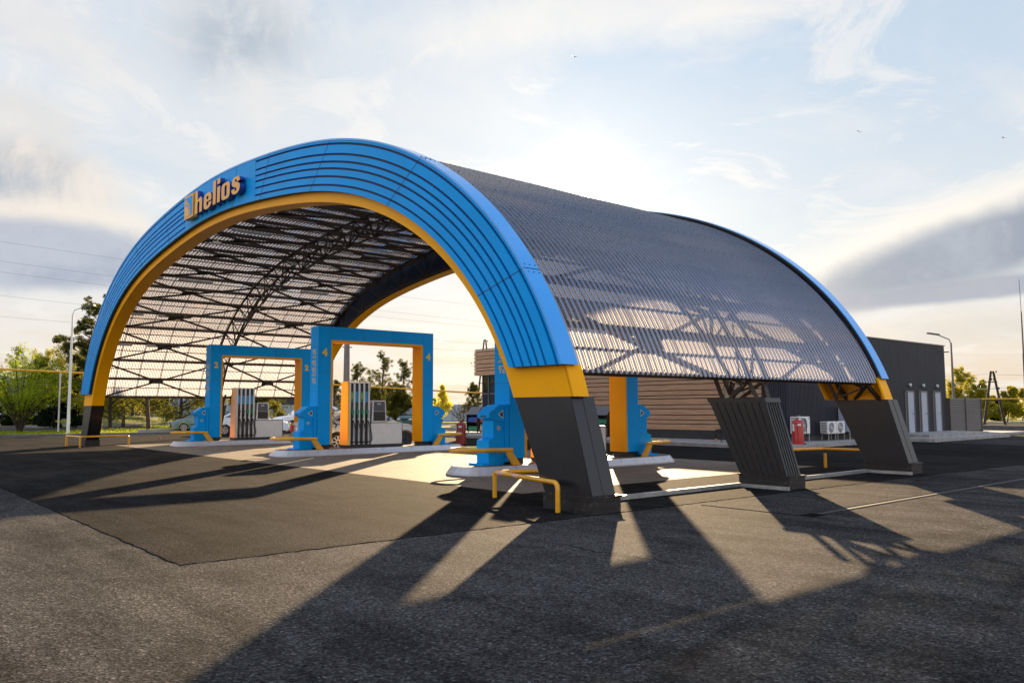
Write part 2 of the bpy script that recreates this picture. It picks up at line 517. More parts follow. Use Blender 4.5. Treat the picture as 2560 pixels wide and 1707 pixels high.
def wood_mat():
    m, t, out = mat('wood_cladding')
    b = t.new('ShaderNodeBsdfPrincipled')
    tc = t.new('ShaderNodeTexCoord')
    mp = t.new('ShaderNodeMapping')
    mp.inputs['Scale'].default_value = (.5, 1, 9)
    t.l.new(tc.outputs['Object'], mp.inputs[0])
    n = t.noise(mp.outputs[0], 2.0, 7, .6, .4)
    c = t.mix(t.smooth(n, .3, .7), (.36, .205, .115), (.52, .32, .19))
    t.l.new(c, b.inputs['Base Color'])
    b.inputs['Roughness'].default_value = .6
    t.l.new(b.outputs[0], out.inputs[0])
    return m
M['wood'] = wood_mat()

# ------------------------------------------------------------------ mesh helpers
class MB:
    def __init__(s):
        s.v = []
        s.f = []
        s.m = []
        s.mi = 0
    def face(s, idx):
        s.f.append(tuple(idx))
        s.m.append(s.mi)
    def add(s, vs, fs):
        b = len(s.v)
        s.v.extend([tuple(p) for p in vs])
        for f in fs:
            s.face([b + i for i in f])
    def box(s, x0, x1, y0, y1, z0, z1):
        s.add([(x0, y0, z0), (x1, y0, z0), (x1, y1, z0), (x0, y1, z0), (x0, y0, z1), (x1, y0, z1), (x1, y1, z1), (x0, y1, z1)],
              [(0, 3, 2, 1), (4, 5, 6, 7), (0, 1, 5, 4), (1, 2, 6, 5), (2, 3, 7, 6), (3, 0, 4, 7)])
        return s
    def hexa(s, bot, top):
        s.add(list(bot) + list(top), [(3, 2, 1, 0), (4, 5, 6, 7), (0, 1, 5, 4), (1, 2, 6, 5), (2, 3, 7, 6), (3, 0, 4, 7)])
        return s
    def bar(s, a, b, w, h=None, up=(0, 0, 1)):
        a = Vector(a)
        b = Vector(b)
        h = h or w
        d = (b - a).normalized()
        u = Vector(up)
        if abs(d.dot(u)) > .98:
            u = Vector((1, 0, 0))
        sx = d.cross(u).normalized()
        sy = sx.cross(d).normalized()
        q = [sx * i * w / 2 + sy * j * h / 2 for i, j in ((-1, -1), (1, -1), (1, 1), (-1, 1))]
        s.add([a + k for k in q] + [b + k for k in q], [(3, 2, 1, 0), (4, 5, 6, 7), (0, 1, 5, 4), (1, 2, 6, 5), (2, 3, 7, 6), (3, 0, 4, 7)])
        return s
    def tube(s, pts, r, n=8, cap=True):
        pts = [Vector(p) for p in pts]
        rr = r if isinstance(r, (list, tuple)) else [r] * len(pts)
        base = len(s.v)
        pu = None
        for i, p in enumerate(pts):
            d = (pts[min(i + 1, len(pts) - 1)] - pts[max(i - 1, 0)]).normalized()
            if pu is None:
                pu = Vector((0, 0, 1)) if abs(d.z) < .9 else Vector((1, 0, 0))
            sx = d.cross(pu).normalized()
            pu = sx.cross(d).normalized()
            for k in range(n):
                a = 2 * PI * k / n
                s.v.append(tuple(p + (sx * math.cos(a) + pu * math.sin(a)) * rr[i]))
        for i in range(len(pts) - 1):
            for k in range(n):
                s.face((base + i * n + k, base + i * n + (k + 1) % n, base + (i + 1) * n + (k + 1) % n, base + (i + 1) * n + k))
        if cap:
            s.face([base + k for k in range(n)][::-1])
            s.face([base + (len(pts) - 1) * n + k for k in range(n)])
        return s
    def lathe(s, prof, n=20, axis='z', c=(0, 0, 0)):
        base = len(s.v)
        for (r, h) in prof:
            for k in range(n):
                a = 2 * PI * k / n
                if axis == 'z':
                    s.v.append((c[0] + r * math.cos(a), c[1] + r * math.sin(a), c[2] + h))
                elif axis == 'x':
                    s.v.append((c[0] + h, c[1] + r * math.cos(a), c[2] + r * math.sin(a)))
                else:
                    s.v.append((c[0] + r * math.cos(a), c[1] + h, c[2] + r * math.sin(a)))
        for i in range(len(prof) - 1):
            for k in range(n):
                s.face((base + i * n + k, base + i * n + (k + 1) % n, base + (i + 1) * n + (k + 1) % n, base + (i + 1) * n + k))
        s.face([base + k for k in range(n)][::-1])
        s.face([base + (len(prof) - 1) * n + k for k in range(n)])
        return s
    def prism(s, poly, axis, a, b):
        """poly in the two other axes, extruded along axis from a to b"""
        def P3(p, q):
            if axis == 'x':
                return (q, p[0], p[1])
            if axis == 'y':
                return (p[0], q, p[1])
            return (p[0], p[1], q)
        n = len(poly)
        s.add([P3(p, a) for p in poly] + [P3(p, b) for p in poly],
              [tuple(range(n))[::-1], tuple(range(n, 2 * n))] + [(i, (i + 1) % n, n + (i + 1) % n, n + i) for i in range(n)])
        return s
    def build(s, name, mats, parent=None, smooth=False, bevel=0.0, kind=None):
        me = bpy.data.meshes.new(name)
        me.from_pydata(s.v, [], s.f)
        if not isinstance(mats, (list, tuple)):
            mats = [mats]
        for m in mats:
            me.materials.append(m)
        if len(mats) > 1:
            me.polygons.foreach_set('material_index', s.m)
        if bevel:
            bm = bmesh.new()
            bm.from_mesh(me)
            bmesh.ops.remove_doubles(bm, verts=bm.verts, dist=1e-5)
            es = [e for e in bm.edges if len(e.link_faces) == 2 and e.calc_face_angle(0) > .5]
            bmesh.ops.bevel(bm, geom=es, offset=bevel, segments=2, affect='EDGES', clamp_overlap=True)
            bmesh.ops.recalc_face_normals(bm, faces=bm.faces)
            bm.to_mesh(me)
            bm.free()
        else:
            bm = bmesh.new()
            bm.from_mesh(me)
            bmesh.ops.recalc_face_normals(bm, faces=bm.faces)
            bm.to_mesh(me)
            bm.free()
        if smooth:
            me.polygons.foreach_set('use_smooth', [True] * len(me.polygons))
            try:
                me.set_sharp_from_angle(angle=R(38))
            except Exception:
                pass
        me.update()
        o = bpy.data.objects.new(name, me)
        C.objects.link(o)
        if parent:
            o.parent = parent
        if kind:
            o['kind'] = kind
        return o

def raw(name, v, f, mats, parent=None, smooth=False):
    me = bpy.data.meshes.new(name)
    v = np.asarray(v, np.float32)
    f = np.asarray(f, np.int32)
    k = f.shape[1]
    me.vertices.add(len(v))
    me.vertices.foreach_set('co', v.ravel())
    me.loops.add(f.size)
    me.loops.foreach_set('vertex_index', f.ravel())
    me.polygons.add(len(f))
    me.polygons.foreach_set('loop_start', np.arange(0, f.size, k))
    me.polygons.foreach_set('loop_total', np.full(len(f), k))
    me.update(calc_edges=True)
    me.validate()
    if smooth:
        me.polygons.foreach_set('use_smooth', [True] * len(me.polygons))
    for m in (mats if isinstance(mats, (list, tuple)) else [mats]):
        me.materials.append(m)
    o = bpy.data.objects.new(name, me)
    C.objects.link(o)
    if parent:
        o.parent = parent
    return o

def tag(o, label=None, cat=None, group=None, kind=None):
    if label:
        o['label'] = label
    if cat:
        o['category'] = cat
    if group:
        o['group'] = group
    if kind:
        o['kind'] = kind
    return o

def thing(name, label, cat, loc=(0, 0, 0), rz=0.0, group=None):
    o = bpy.data.objects.new(name, None)
    o.empty_display_size = .3
    C.objects.link(o)
    o.location = loc
    o.rotation_euler = (0, 0, rz)
    return tag(o, label, cat, group)

def copy_tree(o, parent=None):
    c = o.copy()
    C.objects.link(c)
    c.parent = parent
    for ch in list(o.children):
        copy_tree(ch, c)
    return c

def text_obj(name, body, size, m, parent, loc, rot, extrude=.004, sx=1.0, bold=0.0, align='CENTER'):
    cu = bpy.data.curves.new(name, 'FONT')
    cu.body = body
    cu.size = size
    cu.extrude = extrude
    cu.offset = bold
    cu.align_x = align
    cu.align_y = 'CENTER'
    tmp = bpy.data.objects.new(name, cu)
    C.objects.link(tmp)
    dg = bpy.context.evaluated_depsgraph_get()
    me = bpy.data.meshes.new_from_object(tmp.evaluated_get(dg))
    bpy.data.objects.remove(tmp)
    me.materials.clear()
    me.materials.append(m)
    o = bpy.data.objects.new(name, me)
    C.objects.link(o)
    o.parent = parent
    o.location = loc
    o.rotation_euler = rot
    o.scale = (sx, 1, 1)
    return o

# ------------------------------------------------------------------ ground
MB().box(-900, 700, -500, 1100, -.5, 0).build('ground', M['grass'], kind='structure')
def flat(name, poly, z, m, kind='structure', label=None):
    b = MB()
    n = len(poly)
    b.add([(x, y, z) for x, y in poly], [tuple(range(n))])
    b.add([(x, y, -.2) for x, y in poly], [])
    for i in range(n):
        b.face((i, (i + 1) % n, n + (i + 1) % n, n + i))
    return b.build(name, m, kind=kind)
def wob(a, b, n, amp, seed):
    rr = random.Random(seed)
    out = []
    for i in range(n):
        t = i / n
        x = a[0] + (b[0] - a[0]) * t
        y = a[1] + (b[1] - a[1]) * t
        if i:
            x += rr.uniform(-amp, amp)
            y += rr.uniform(-amp, amp)
        out.append((x, y))
    return out
flat('asphalt_yard', [(60, -40), (60, 20), (34, 62), (-1.5, 56), (-22, 33), (-25, 29), (-31.5, 22), (-31.5, 12.8), (-32, 4), (-33.5, -8), (-40, -40)], .004, M['asphalt_old'])
ap = (wob((16.45, -6.05), (16.9, 9.8), 60, .035, 1) + wob((16.9, 9.8), (17.4, 22), 10, .05, 2) + [(17.4, 30), (-29, 30), (-31, 12), (-31, 3)]
      + wob((-30, -6.1), (16.45, -6.05), 260, .018, 3))
flat('asphalt_apron', ap, .008, M['asphalt_new'])
def seam(name, pts, w, z, m, seed):
    rr = random.Random(seed)
    b = MB()
    v = []
    for i, p in enumerate(pts):
        a = pts[max(i - 1, 0)]
        c = pts[min(i + 1, len(pts) - 1)]
        dx, dy = c[0] - a[0], c[1] - a[1]
        L = math.hypot(dx, dy) or 1
        h_ = w * rr.uniform(.25, 1.0)
        v += [(p[0] - dy / L * h_, p[1] + dx / L * h_, z), (p[0] + dy / L * h_, p[1] - dx / L * h_, z)]
    b.add(v, [(2 * i, 2 * i + 1, 2 * i + 3, 2 * i + 2) for i in range(len(pts) - 1)])
    return b.build(name, m, kind='structure')
M['bitumen'] = pbr('bitumen_seam', (.012, .0115, .011), .95, 0, .3, 8, spec=.0)
M['dust'] = pbr('pale_dust', (.055, .052, .05), .95, 0, .4, 8, spec=0)
seam('pavement_joint', wob((16.45, -6.05), (16.9, 9.8), 120, .03, 1) , .016, .0100, M['bitumen'], 3)
seam('pavement_joint', wob((-30, -6.1), (16.45, -6.05), 260, .018, 3), .012, .0100, M['bitumen'], 4)
flat('forecourt_paving', [(-15.3, 1.35), (13.5, 1.35), (13.6, 12.1), (-15.3, 12.1)], .012, M['pavers'])
flat('service_road', [(-56, -60), (-50, 0), (-46.5, 18), (-36, 38), (-10, 66), (60, 92), (60, 99), (-14, 73), (-42, 44), (-61, 20), (-66, 0), (-72, -60)], .006, M['road'])
# kerbs
def kerb(name, pts, w, h, m):
    b = MB()
    for a, c in zip(pts[:-1], pts[1:]):
        b.bar((a[0], a[1], h / 2 - .05), (c[0], c[1], h / 2 - .05), w, h + .1)
    return b.build(name, m, kind='structure')
kerb('kerb', [(-33.5, -12), (-31.9, 4), (-31.4, 11.5)], .18, .15, M['dark_kerb'])
kerb('kerb', [(-37.3, 8.5), (-37.2, 17), (-33.5, 22.5), (-25, 28.9), (-21.5, 32.5)], .2, .2, M['concrete_kerb'])
kerb('kerb', [(-66.5, 0), (-61.5, 20), (-42.4, 44.3), (-14, 73.4), (40, 92)], .2, .18, M['concrete_kerb'])
kerb('kerb', [(-1.2, 56.5), (10, 53.6), (34, 62)], .2, .3, M['dark_kerb'])
kerb('kerb', [(-31.4, 11.5), (-32.8, 10.3)], .18, .13, M['concrete_kerb'])
# raised grass bank across the road (uneven)
def bank(name, x0, x1, y0, y1, h, seed):
    rr = np.random.RandomState(seed)
    nx, ny = 40, 40
    xs = np.linspace(x0, x1, nx)
    ys = np.linspace(y0, y1, ny)
    X, Y = np.meshgrid(xs, ys)
    u = (X - x0) / (x1 - x0)
    v = (Y - y0) / (y1 - y0)
    Z = h * np.sin(u * PI) ** .7 * np.sin(v * PI) ** .7 * (1 + .35 * np.sin(X * 1.3 + seed) * np.cos(Y * .9)) + rr.uniform(-.03, .03, X.shape) - .03
    Vv = np.stack([X.ravel(), Y.ravel(), Z.ravel()], 1)
    F = [(j * nx + i, j * nx + i + 1, (j + 1) * nx + i + 1, (j + 1) * nx + i) for j in range(ny - 1) for i in range(nx - 1)]
    o = raw(name, Vv, F, M['grass'], smooth=True)
    o['kind'] = 'structure'
    return o
bank('terrain', -78, -66, 8, 24, .9, 1)
bank('terrain', -49, -43, 11.5, 15.8, .55, 5)
bank('terrain', -92, -70, -20, 12, 1.2, 2)
# distant hills
def hills():
    n = 90
    v = []
    for i in range(n):
        a = R(150 + i * 75 / n)
        r = 2400
        hgt = min(1.0, i / 14) * 150 + min(1.0, i / 14) * 45 * math.sin(i * .16 + .8) + 22 * math.sin(i * .43) + 6 * math.sin(i * 1.7)
        v += [(r * math.cos(a), r * math.sin(a), -5), (r * math.cos(a), r * math.sin(a), hgt), ((r + 500) * math.cos(a), (r + 500) * math.sin(a), hgt * .8)]
    f = []
    for i in range(n - 1):
        f += [(3 * i, 3 * i + 3, 3 * i + 4, 3 * i + 1), (3 * i + 1, 3 * i + 4, 3 * i + 5, 3 * i + 2)]
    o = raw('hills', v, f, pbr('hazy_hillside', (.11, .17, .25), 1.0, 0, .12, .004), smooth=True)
    o['kind'] = 'structure'
hills()

# ------------------------------------------------------------------ canopy profile
PC = {'out': (12.1143, 3.7191, .6069, .0291), 'blo': (10.756, 3.6677, .7421, .0763), 'yin': (10.4866, 3.6327, .7704, .0958)}
def prof_pts(c, n=361):
    out = []
    for i in range(n):
        th = PI * i / (n - 1)
        r = sum(ck * math.cos(2 * k * th) for k, ck in enumerate(c))
        out.append((r * math.cos(th), r * math.sin(th)))
    return out                                     # from +x (right foot) over the top to -x
def offset_prof(c, off):
    """curve c moved inwards by off metres"""
    p = np.array(prof_pts(c, 721))
    t = np.gradient(p, axis=0)
    nrm = np.stack([-t[:, 1], t[:, 0]], 1)
    nrm /= np.linalg.norm(nrm, axis=1)[:, None]
    return p + nrm * off
def cut(p, z0):
    """part of the curve above z0, with exact end points, resampled by arc length"""
    p = np.array(p)
    above = np.where(p[:, 1] >= z0)[0]
    i0, i1 = above[0], above[-1]
    def lerp(a, b):
        t = (z0 - a[1]) / (b[1] - a[1])
        return a + (b - a) * t
    seq = [lerp(p[i0 - 1], p[i0])] + list(p[i0:i1 + 1]) + [lerp(p[i1 + 1], p[i1])]
    return np.array(seq)
def resample(p, n):
    d = np.r_[0, np.cumsum(np.linalg.norm(np.diff(p, axis=0), axis=1))]
    s = np.linspace(0, d[-1], n)
    return np.stack([np.interp(s, d, p[:, 0]), np.interp(s, d, p[:, 1])], 1), d[-1]

canopy = thing('canopy', 'huge arched filling station canopy with blue front band and ribbed tinted sheet roof', 'canopy')

def band(name, outer, inner, z0, y0, y1, m, parent, n=160, z1=None):
    """solid curved band between two profiles"""
    a, _ = resample(cut(outer, z0), n)
    b, _ = resample(cut(inner, z1 if z1 is not None else z0), n)
    v = []
    for i in range(n):
        v += [(a[i][0], y0, a[i][1]), (b[i][0], y0, b[i][1]), (b[i][0], y1, b[i][1]), (a[i][0], y1, a[i][1])]
    f = []
    for i in range(n - 1):
        for k in range(4):
            f.append((4 * i + k, 4 * i + (k + 1) % 4, 4 * (i + 1) + (k + 1) % 4, 4 * (i + 1) + k))
    f.append((0, 1, 2, 3))
    f.append((4 * n - 4, 4 * n - 1, 4 * n - 2, 4 * n - 3))
    b_ = MB()
    b_.add(v, f)
    return b_.build(name, m, parent)
OUT = prof_pts(PC['out'], 721)
BLO = prof_pts(PC['blo'], 721)
YIN = prof_pts(PC['yin'], 721)
OUTa, BLOa, YINa = np.array(OUT), np.array(BLO), np.array(YIN)
def mixp(f):
    return BLOa + (OUTa - BLOa) * f
# front band, built as strips separated by recessed grooves (right and left of the plain panel behind the sign)
GRV = [.115, .275, .430, .565, .700, .905]     # groove centres, 0 = inner edge, 1 = outer edge
GRV = [.118, .286, .440, .570, .712, .912]
def strip(b, f0, f1, y0, y1, th0, th1, n=110):
    """strip between fractions f0..f1 of the band for the angle index range"""
    A = mixp(f0)
    B = mixp(f1)
    ia = np.linspace(th0, th1, n)
    idx = np.arange(721)
    v = []
    for q in ia:
        ax, az = np.interp(q, idx, A[:, 0]), np.interp(q, idx, A[:, 1])
        bx, bz = np.interp(q, idx, B[:, 0]), np.interp(q, idx, B[:, 1])
        v += [(bx, y0, bz), (ax, y0, az), (ax, y1, az), (bx, y1, bz)]
    f = []
    for i in range(n - 1):
        for k in range(4):
            f.append((4 * i + k, 4 * i + (k + 1) % 4, 4 * (i + 1) + (k + 1) % 4, 4 * (i + 1) + k))
    f += [(0, 1, 2, 3), (4 * n - 4, 4 * n - 1, 4 * n - 2, 4 * n - 3)]
    b.add(v, f)
def idx_z(P, z, right=True):
    rng = range(0, 360) if right else range(720, 360, -1)
    for i in rng:
        if P[i][1] >= z:
            j = i - 1 if right else i + 1
            t = (z - P[j][1]) / (P[i][1] - P[j][1])
            return j + (i - j) * t
def idx_x(P, x):
    xs = P[:, 0]
    return float(np.interp(-x, -xs, np.arange(721)))
def cutstrip(b, f0, f1, y0, y1, xa=None, xb=None, n=120):
    """like strip, but its ends lie on z = 2.36 (or on x = xa / xb)"""
    A = mixp(f0)
    B = mixp(f1)
    def ends(P):
        a = idx_z(P, 2.36, True) if xa is None else idx_x(P, xa)
        c = idx_z(P, 2.36, False) if xb is None else idx_x(P, xb)
        return a, c
    a0, a1 = ends(A)
    b0, b1 = ends(B)
    idx = np.arange(721)
    v = []
    for t in np.linspace(0, 1, n):
        qa = a0 + (a1 - a0) * t
        qb = b0 + (b1 - b0) * t
        v += [(np.interp(qb, idx, B[:, 0]), y0, np.interp(qb, idx, B[:, 1])), (np.interp(qa, idx, A[:, 0]), y0, np.interp(qa, idx, A[:, 1])),
              (np.interp(qa, idx, A[:, 0]), y1, np.interp(qa, idx, A[:, 1])), (np.interp(qb, idx, B[:, 0]), y1, np.interp(qb, idx, B[:, 1]))]
    f = []
    for i in range(n - 1):
        for k in range(4):
            f.append((4 * i + k, 4 * i + (k + 1) % 4, 4 * (i + 1) + (k + 1) % 4, 4 * (i + 1) + k))
    f += [(0, 1, 2, 3), (4 * n - 4, 4 * n - 1, 4 * n - 2, 4 * n - 3)]
    b.add(v, f)
# dark back board of the band
bb = MB()
cutstrip(bb, 0.004, .996, .052, .33)
fb = bb.build('band_core', [M['groove']], canopy)
gw = .021
edges = [0.0] + [x for g in GRV for x in (g - gw, g + gw)] + [1.0]
fs = MB()
for xa, xb in ((None, 3.55), (-2.30, None)):
    for i in range(0, len(edges), 2):
        cutstrip(fs, edges[i], edges[i + 1], .0, .05, xa, xb)
cutstrip(fs, 0, 1, .0, .05, 3.535, -2.285, 40)
front_panel = fs.build('band_panel', M['blue'], canopy)
# panel joints (thin dark lines across the band)
for th in (60, 118, 182, 250, 305, 470, 540, 610, 655):
    A = mixp(0.0)[th]
    B = mixp(1.0)[th]
    MB().bar((A[0], -.0015, A[1]), (B[0], -.0015, B[1]), .012, .006, up=(0, 1, 0)).build('panel_joint', M['groove'], canopy)
# outer flange of the front band
def flange(name, y0, y1, th=.03):
    o = offset_prof(PC['out'], 0.0)
    i_ = offset_prof(PC['out'], th)
    return band(name, o, i_, 2.36, y0, y1, M['blue'], canopy, 180)
band('band_flange', offset_prof(PC['out'], -.012), offset_prof(PC['out'], .03), 2.36, -.012, .36, M['flange'], canopy, 200)
for th in (60, 118, 182, 250, 305):
    fj = MB()
    p = OUTa[th]
    tt = (OUTa[th + 1] - OUTa[th - 1])
    nn = np.array([-tt[1], tt[0]]) / np.linalg.norm(tt)
    q = p - nn * .014
    fj.bar((q[0], -.01, q[1]), (q[0], .36, q[1]), .012, .006, up=(nn[0], 0, nn[1]))
    for yy in (.06, .18, .30):
        for s_ in (-.09, .09):
            u = tt / np.linalg.norm(tt)
            fj.lathe([(.010, 0), (.010, .01)], 6, 'z', (q[0] + u[0] * s_, yy, q[1] + u[1] * s_))
    fj.build('flange_joint', M['groove'], canopy)
band('band_soffit', offset_prof(PC['blo'], -.03), offset_prof(PC['blo'], .0), 2.36, .05, .34, M['groove'], canopy, 160)
# yellow lining: face ring and soffit
ZT = 1.84
band('lining_face', offset_prof(PC['out'], .10), YIN, ZT, .16, .20, M['yellow'], canopy, 180)
band('lining_soffit', offset_prof(PC['yin'], -.035), YIN, ZT, .20, .66, M['yellow'], canopy, 180)
# rear band (blue outside, open to the inside) and its lining
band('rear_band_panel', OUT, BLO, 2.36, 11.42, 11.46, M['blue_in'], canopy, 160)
band('rear_band_flange', offset_prof(PC['out'], -.012), offset_prof(PC['out'], .008), 2.36, 11.10, 11.47, M['flange'], canopy, 200)
band('rear_flange_lining', offset_prof(PC['out'], .009), offset_prof(PC['out'], .05), 2.38, 11.12, 11.40, M['steel'], canopy, 200)
band('rear_lining_face', offset_prof(PC['yin'], -.22), YIN, ZT, 11.26, 11.30, M['orange'], canopy, 160)
for sx in (1, -1):
    a_ = cut(OUT, ZT)[0]
    c_ = cut(YIN, ZT)[0]
    a2_ = cut(OUT, 2.42)[0]
    c2_ = cut(YIN, 2.42)[0]
    MB().prism([(sx * (a_[0] - .1), ZT), (sx * (a2_[0] - .1), 2.42), (sx * c2_[0], 2.42), (sx * c_[0], ZT)], 'y', 11.31, 11.34).build('rear_lining_plate', M['orange'], canopy)
band('rear_lining_soffit', offset_prof(PC['yin'], -.035), YIN, ZT, 10.86, 11.26, M['yellow'], canopy, 160)
for y0_, y1_ in ((.16, .50), (11.02, 11.42)):
    for sx in (1, -1):
        P_ = [p for p in cut(offset_prof(PC['out'], .06), ZT) if p[1] < 2.40 and p[0] > 0]
        Q_ = [p for p in cut(offset_prof(PC['out'], .11), ZT) if p[1] < 2.40 and p[0] > 0]
        MB().prism([(sx * p[0], p[1]) for p in P_] + [(sx * p[0], p[1]) for p in Q_[::-1]], 'y', y0_, y1_).build('leg_lining', M['yellow'], canopy)

# corrugated translucent roof sheet
SK = cut(offset_prof(PC['out'], .14), 2.24)
SKr, SL = resample(SK, 121)
def skin_frame(s):
    """point, tangent, inward normal at arc length s from the right-hand edge"""
    d = np.r_[0, np.cumsum(np.linalg.norm(np.diff(SK, axis=0), axis=1))]
    x = np.interp(s, d, SK[:, 0])
    z = np.interp(s, d, SK[:, 1])
    e = .05
    x2 = np.interp(s + e, d, SK[:, 0]) - np.interp(s - e, d, SK[:, 0])
    z2 = np.interp(s + e, d, SK[:, 1]) - np.interp(s - e, d, SK[:, 1])
    L = math.hypot(x2, z2)
    t = np.array([x2 / L, z2 / L])
    return np.array([x, z]), t, np.array([-t[1], t[0]])
def roof_sheet():
    pitch = .1425
    y0, y1 = .33, 11.14
    ys, hs, lap = [], [], []
    k = 0
    y = y0
    while y < y1 - .02:
        for dy, h in ((0, 0), (.052, 0), (.074, .038), (.118, .038)):
            ys.append(y + dy)
            hs.append(h)
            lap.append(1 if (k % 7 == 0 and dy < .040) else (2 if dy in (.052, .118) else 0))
        y += pitch
        k += 1
    ys.append(y)
    hs.append(0)
    n = 121
    pts = []
    for i in range(n):
        s = SL * i / (n - 1)
        p, t, nn = skin_frame(min(max(s, .03), SL - .03))
        p = SKr[i]
        for yy, hh in zip(ys, hs):
            q = p - nn * hh
            pts.append((q[0], yy, q[1]))
    m_ = len(ys)
    f = []
    mi = []
    for i in range(n - 1):
        for j in range(m_ - 1):
            f.append((i * m_ + j, i * m_ + j + 1, (i + 1) * m_ + j + 1, (i + 1) * m_ + j))
            mi.append(lap[j])
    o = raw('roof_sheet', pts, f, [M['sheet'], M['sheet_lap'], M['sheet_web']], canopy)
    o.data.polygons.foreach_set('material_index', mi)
roof_sheet()
# sheet end laps (double thickness across the arc) and bottom edge trim
NS = int(SL // 1.0)
DS = SL / NS
# screws through the crests at every thick purlin
sc = MB()
for k in range(NS + 1):
    s = min(max(k * DS, .08), SL - .08)
    p, t, nn = skin_frame(s)
    y = .33 + .092
    while y < 11.1:
        q = p - nn * .036
        r = .017
        c0 = (q[0], y, q[1])
        top = (q[0] - nn[0] * .022, y, q[1] - nn[1] * .022)
        sc.add([(c0[0] + t[0] * r, y, c0[2] + t[1] * r), (c0[0], y + r, c0[2]), (c0[0] - t[0] * r, y, c0[2] - t[1] * r), (c0[0], y - r, c0[2]), top],
               [(0, 1, 4), (1, 2, 4), (2, 3, 4), (3, 0, 4)])
        y += .285
sc.build('roof_screws', M['black'], canopy, kind='stuff')
# purlins
for k in range(NS + 1):
    s = min(max(k * DS, .06), SL - .06)
    p, t, nn = skin_frame(s)
    q = p + nn * .10
    b = MB()
    w = .085
    b.bar((q[0], .36, q[1]), (q[0], 11.1, q[1]), w, .12, up=(nn[0], 0, nn[1]))
    b.build('purlin', M['steel'], canopy)
    if k < NS:
        s = (k + .5) * DS
        p, t, nn = skin_frame(s)
        q = p + nn * .045
        MB().bar((q[0], .36, q[1]), (q[0], 11.1, q[1]), .028, .035, up=(nn[0], 0, nn[1])).build('purlin', M['steel'], canopy)
# trusses
def truss_pt(s, y, off):
    p, t, nn = skin_frame(min(max(s, .02), SL - .02))
    q = p + nn * off
    return (q[0], y, q[1])
def truss(name, ys, yi, do, di, w=.09):
    b = MB()
    n = NS * 2
    for y in ys:
        for i in range(n):
            b.bar(truss_pt(SL * i / n, y, do), truss_pt(SL * (i + 1) / n, y, do), w, w, up=(0, 1, 0))
    m = NS
    for i in range(m):
        b.bar(truss_pt(SL * i / m, yi, di), truss_pt(SL * (i + 1) / m, yi, di), w * .85, w * .85, up=(0, 1, 0))
        for y in ys:
            if i % 2 == 0:
                b.bar(truss_pt(SL * i / m, yi, di), truss_pt(SL * (i + 1) / m, y, do), w * .6)
            else:
                b.bar(truss_pt(SL * i / m, y, do), truss_pt(SL * (i + 1) / m, yi, di), w * .6)
            if i % 2 == 0:
                b.bar(truss_pt(SL * i / m, y, do), truss_pt(SL * i / m, yi, di), w * .55)
        if len(ys) == 2:
            b.bar(truss_pt(SL * i / m, ys[0], do), truss_pt(SL * i / m, ys[1], do), w * .5)
            b.bar(truss_pt(SL * i / m, ys[0], do), truss_pt(SL * (i + 1) / m, ys[1], do), w * .5)
    return b.build(name, M['steel'], canopy)
truss('arch_truss', (.42,), .44, .22, 1.12, .075)
truss('arch_truss', (5.70, 6.36), 6.03, .20, .92, .075)
truss('arch_truss', (11.0,), 11.0, .22, 1.12, .075)
# legs of the trusses down into the piers
for sx in (1, -1):
    for yy in (.45, 5.75, 6.31, 11.0):
        lb = MB()
        yb_ = {.45: .45, 5.75: 5.85, 6.31: 6.21, 11.0: 11.4}[yy]
        a = truss_pt(.05, yy, .22)
        lb.bar((sx * a[0], yy, a[2]), (sx * 15.88, yb_, 1.75), .085)
        a1 = truss_pt(.6, yy, .95)
        lb.bar((sx * a1[0], yy, a1[2]), (sx * 15.02, yb_, 1.75), .085)
        lb.bar((sx * a[0], yy, a[2]), (sx * 15.10, yb_, 1.78), .065)
        lb.build('truss_leg', M['steel'], canopy)
# cross braces between the trusses, in two bays
nb = 0
for (ya, yb) in ((.46, 5.68), (6.38, 10.98)):
    ym = (ya + yb) / 2
    k = 0
    while k + 2 <= NS + .01:
        sm = (k + 1) * DS
        pm, tm, nm = skin_frame(min(sm, SL - .05))
        c = truss_pt(sm, ym, .26)
        for (y_, s_) in ((ya, k * DS), (yb, k * DS), (ya, (k + 2) * DS), (yb, (k + 2) * DS)):
            pass
        MB().bar(truss_pt(k * DS, ya, .27), truss_pt((k + 2) * DS, yb, .27), .075, .075).build('brace', M['steel'], canopy)
        b = MB()
        b.bar(truss_pt(k * DS, yb, .33), truss_pt((k + 2) * DS, ya, .33), .075, .075)
        cc = Vector(c)
        tv = Vector((tm[0], 0, tm[1]))
        nv = Vector((nm[0], 0, nm[1]))
        b.bar(cc - Vector((0, .32, 0)) + nv * .04, cc + Vector((0, .32, 0)) + nv * .04, .26, .03, up=tuple(nv))
        b.build('brace', M['steel'], canopy)
        k += 2
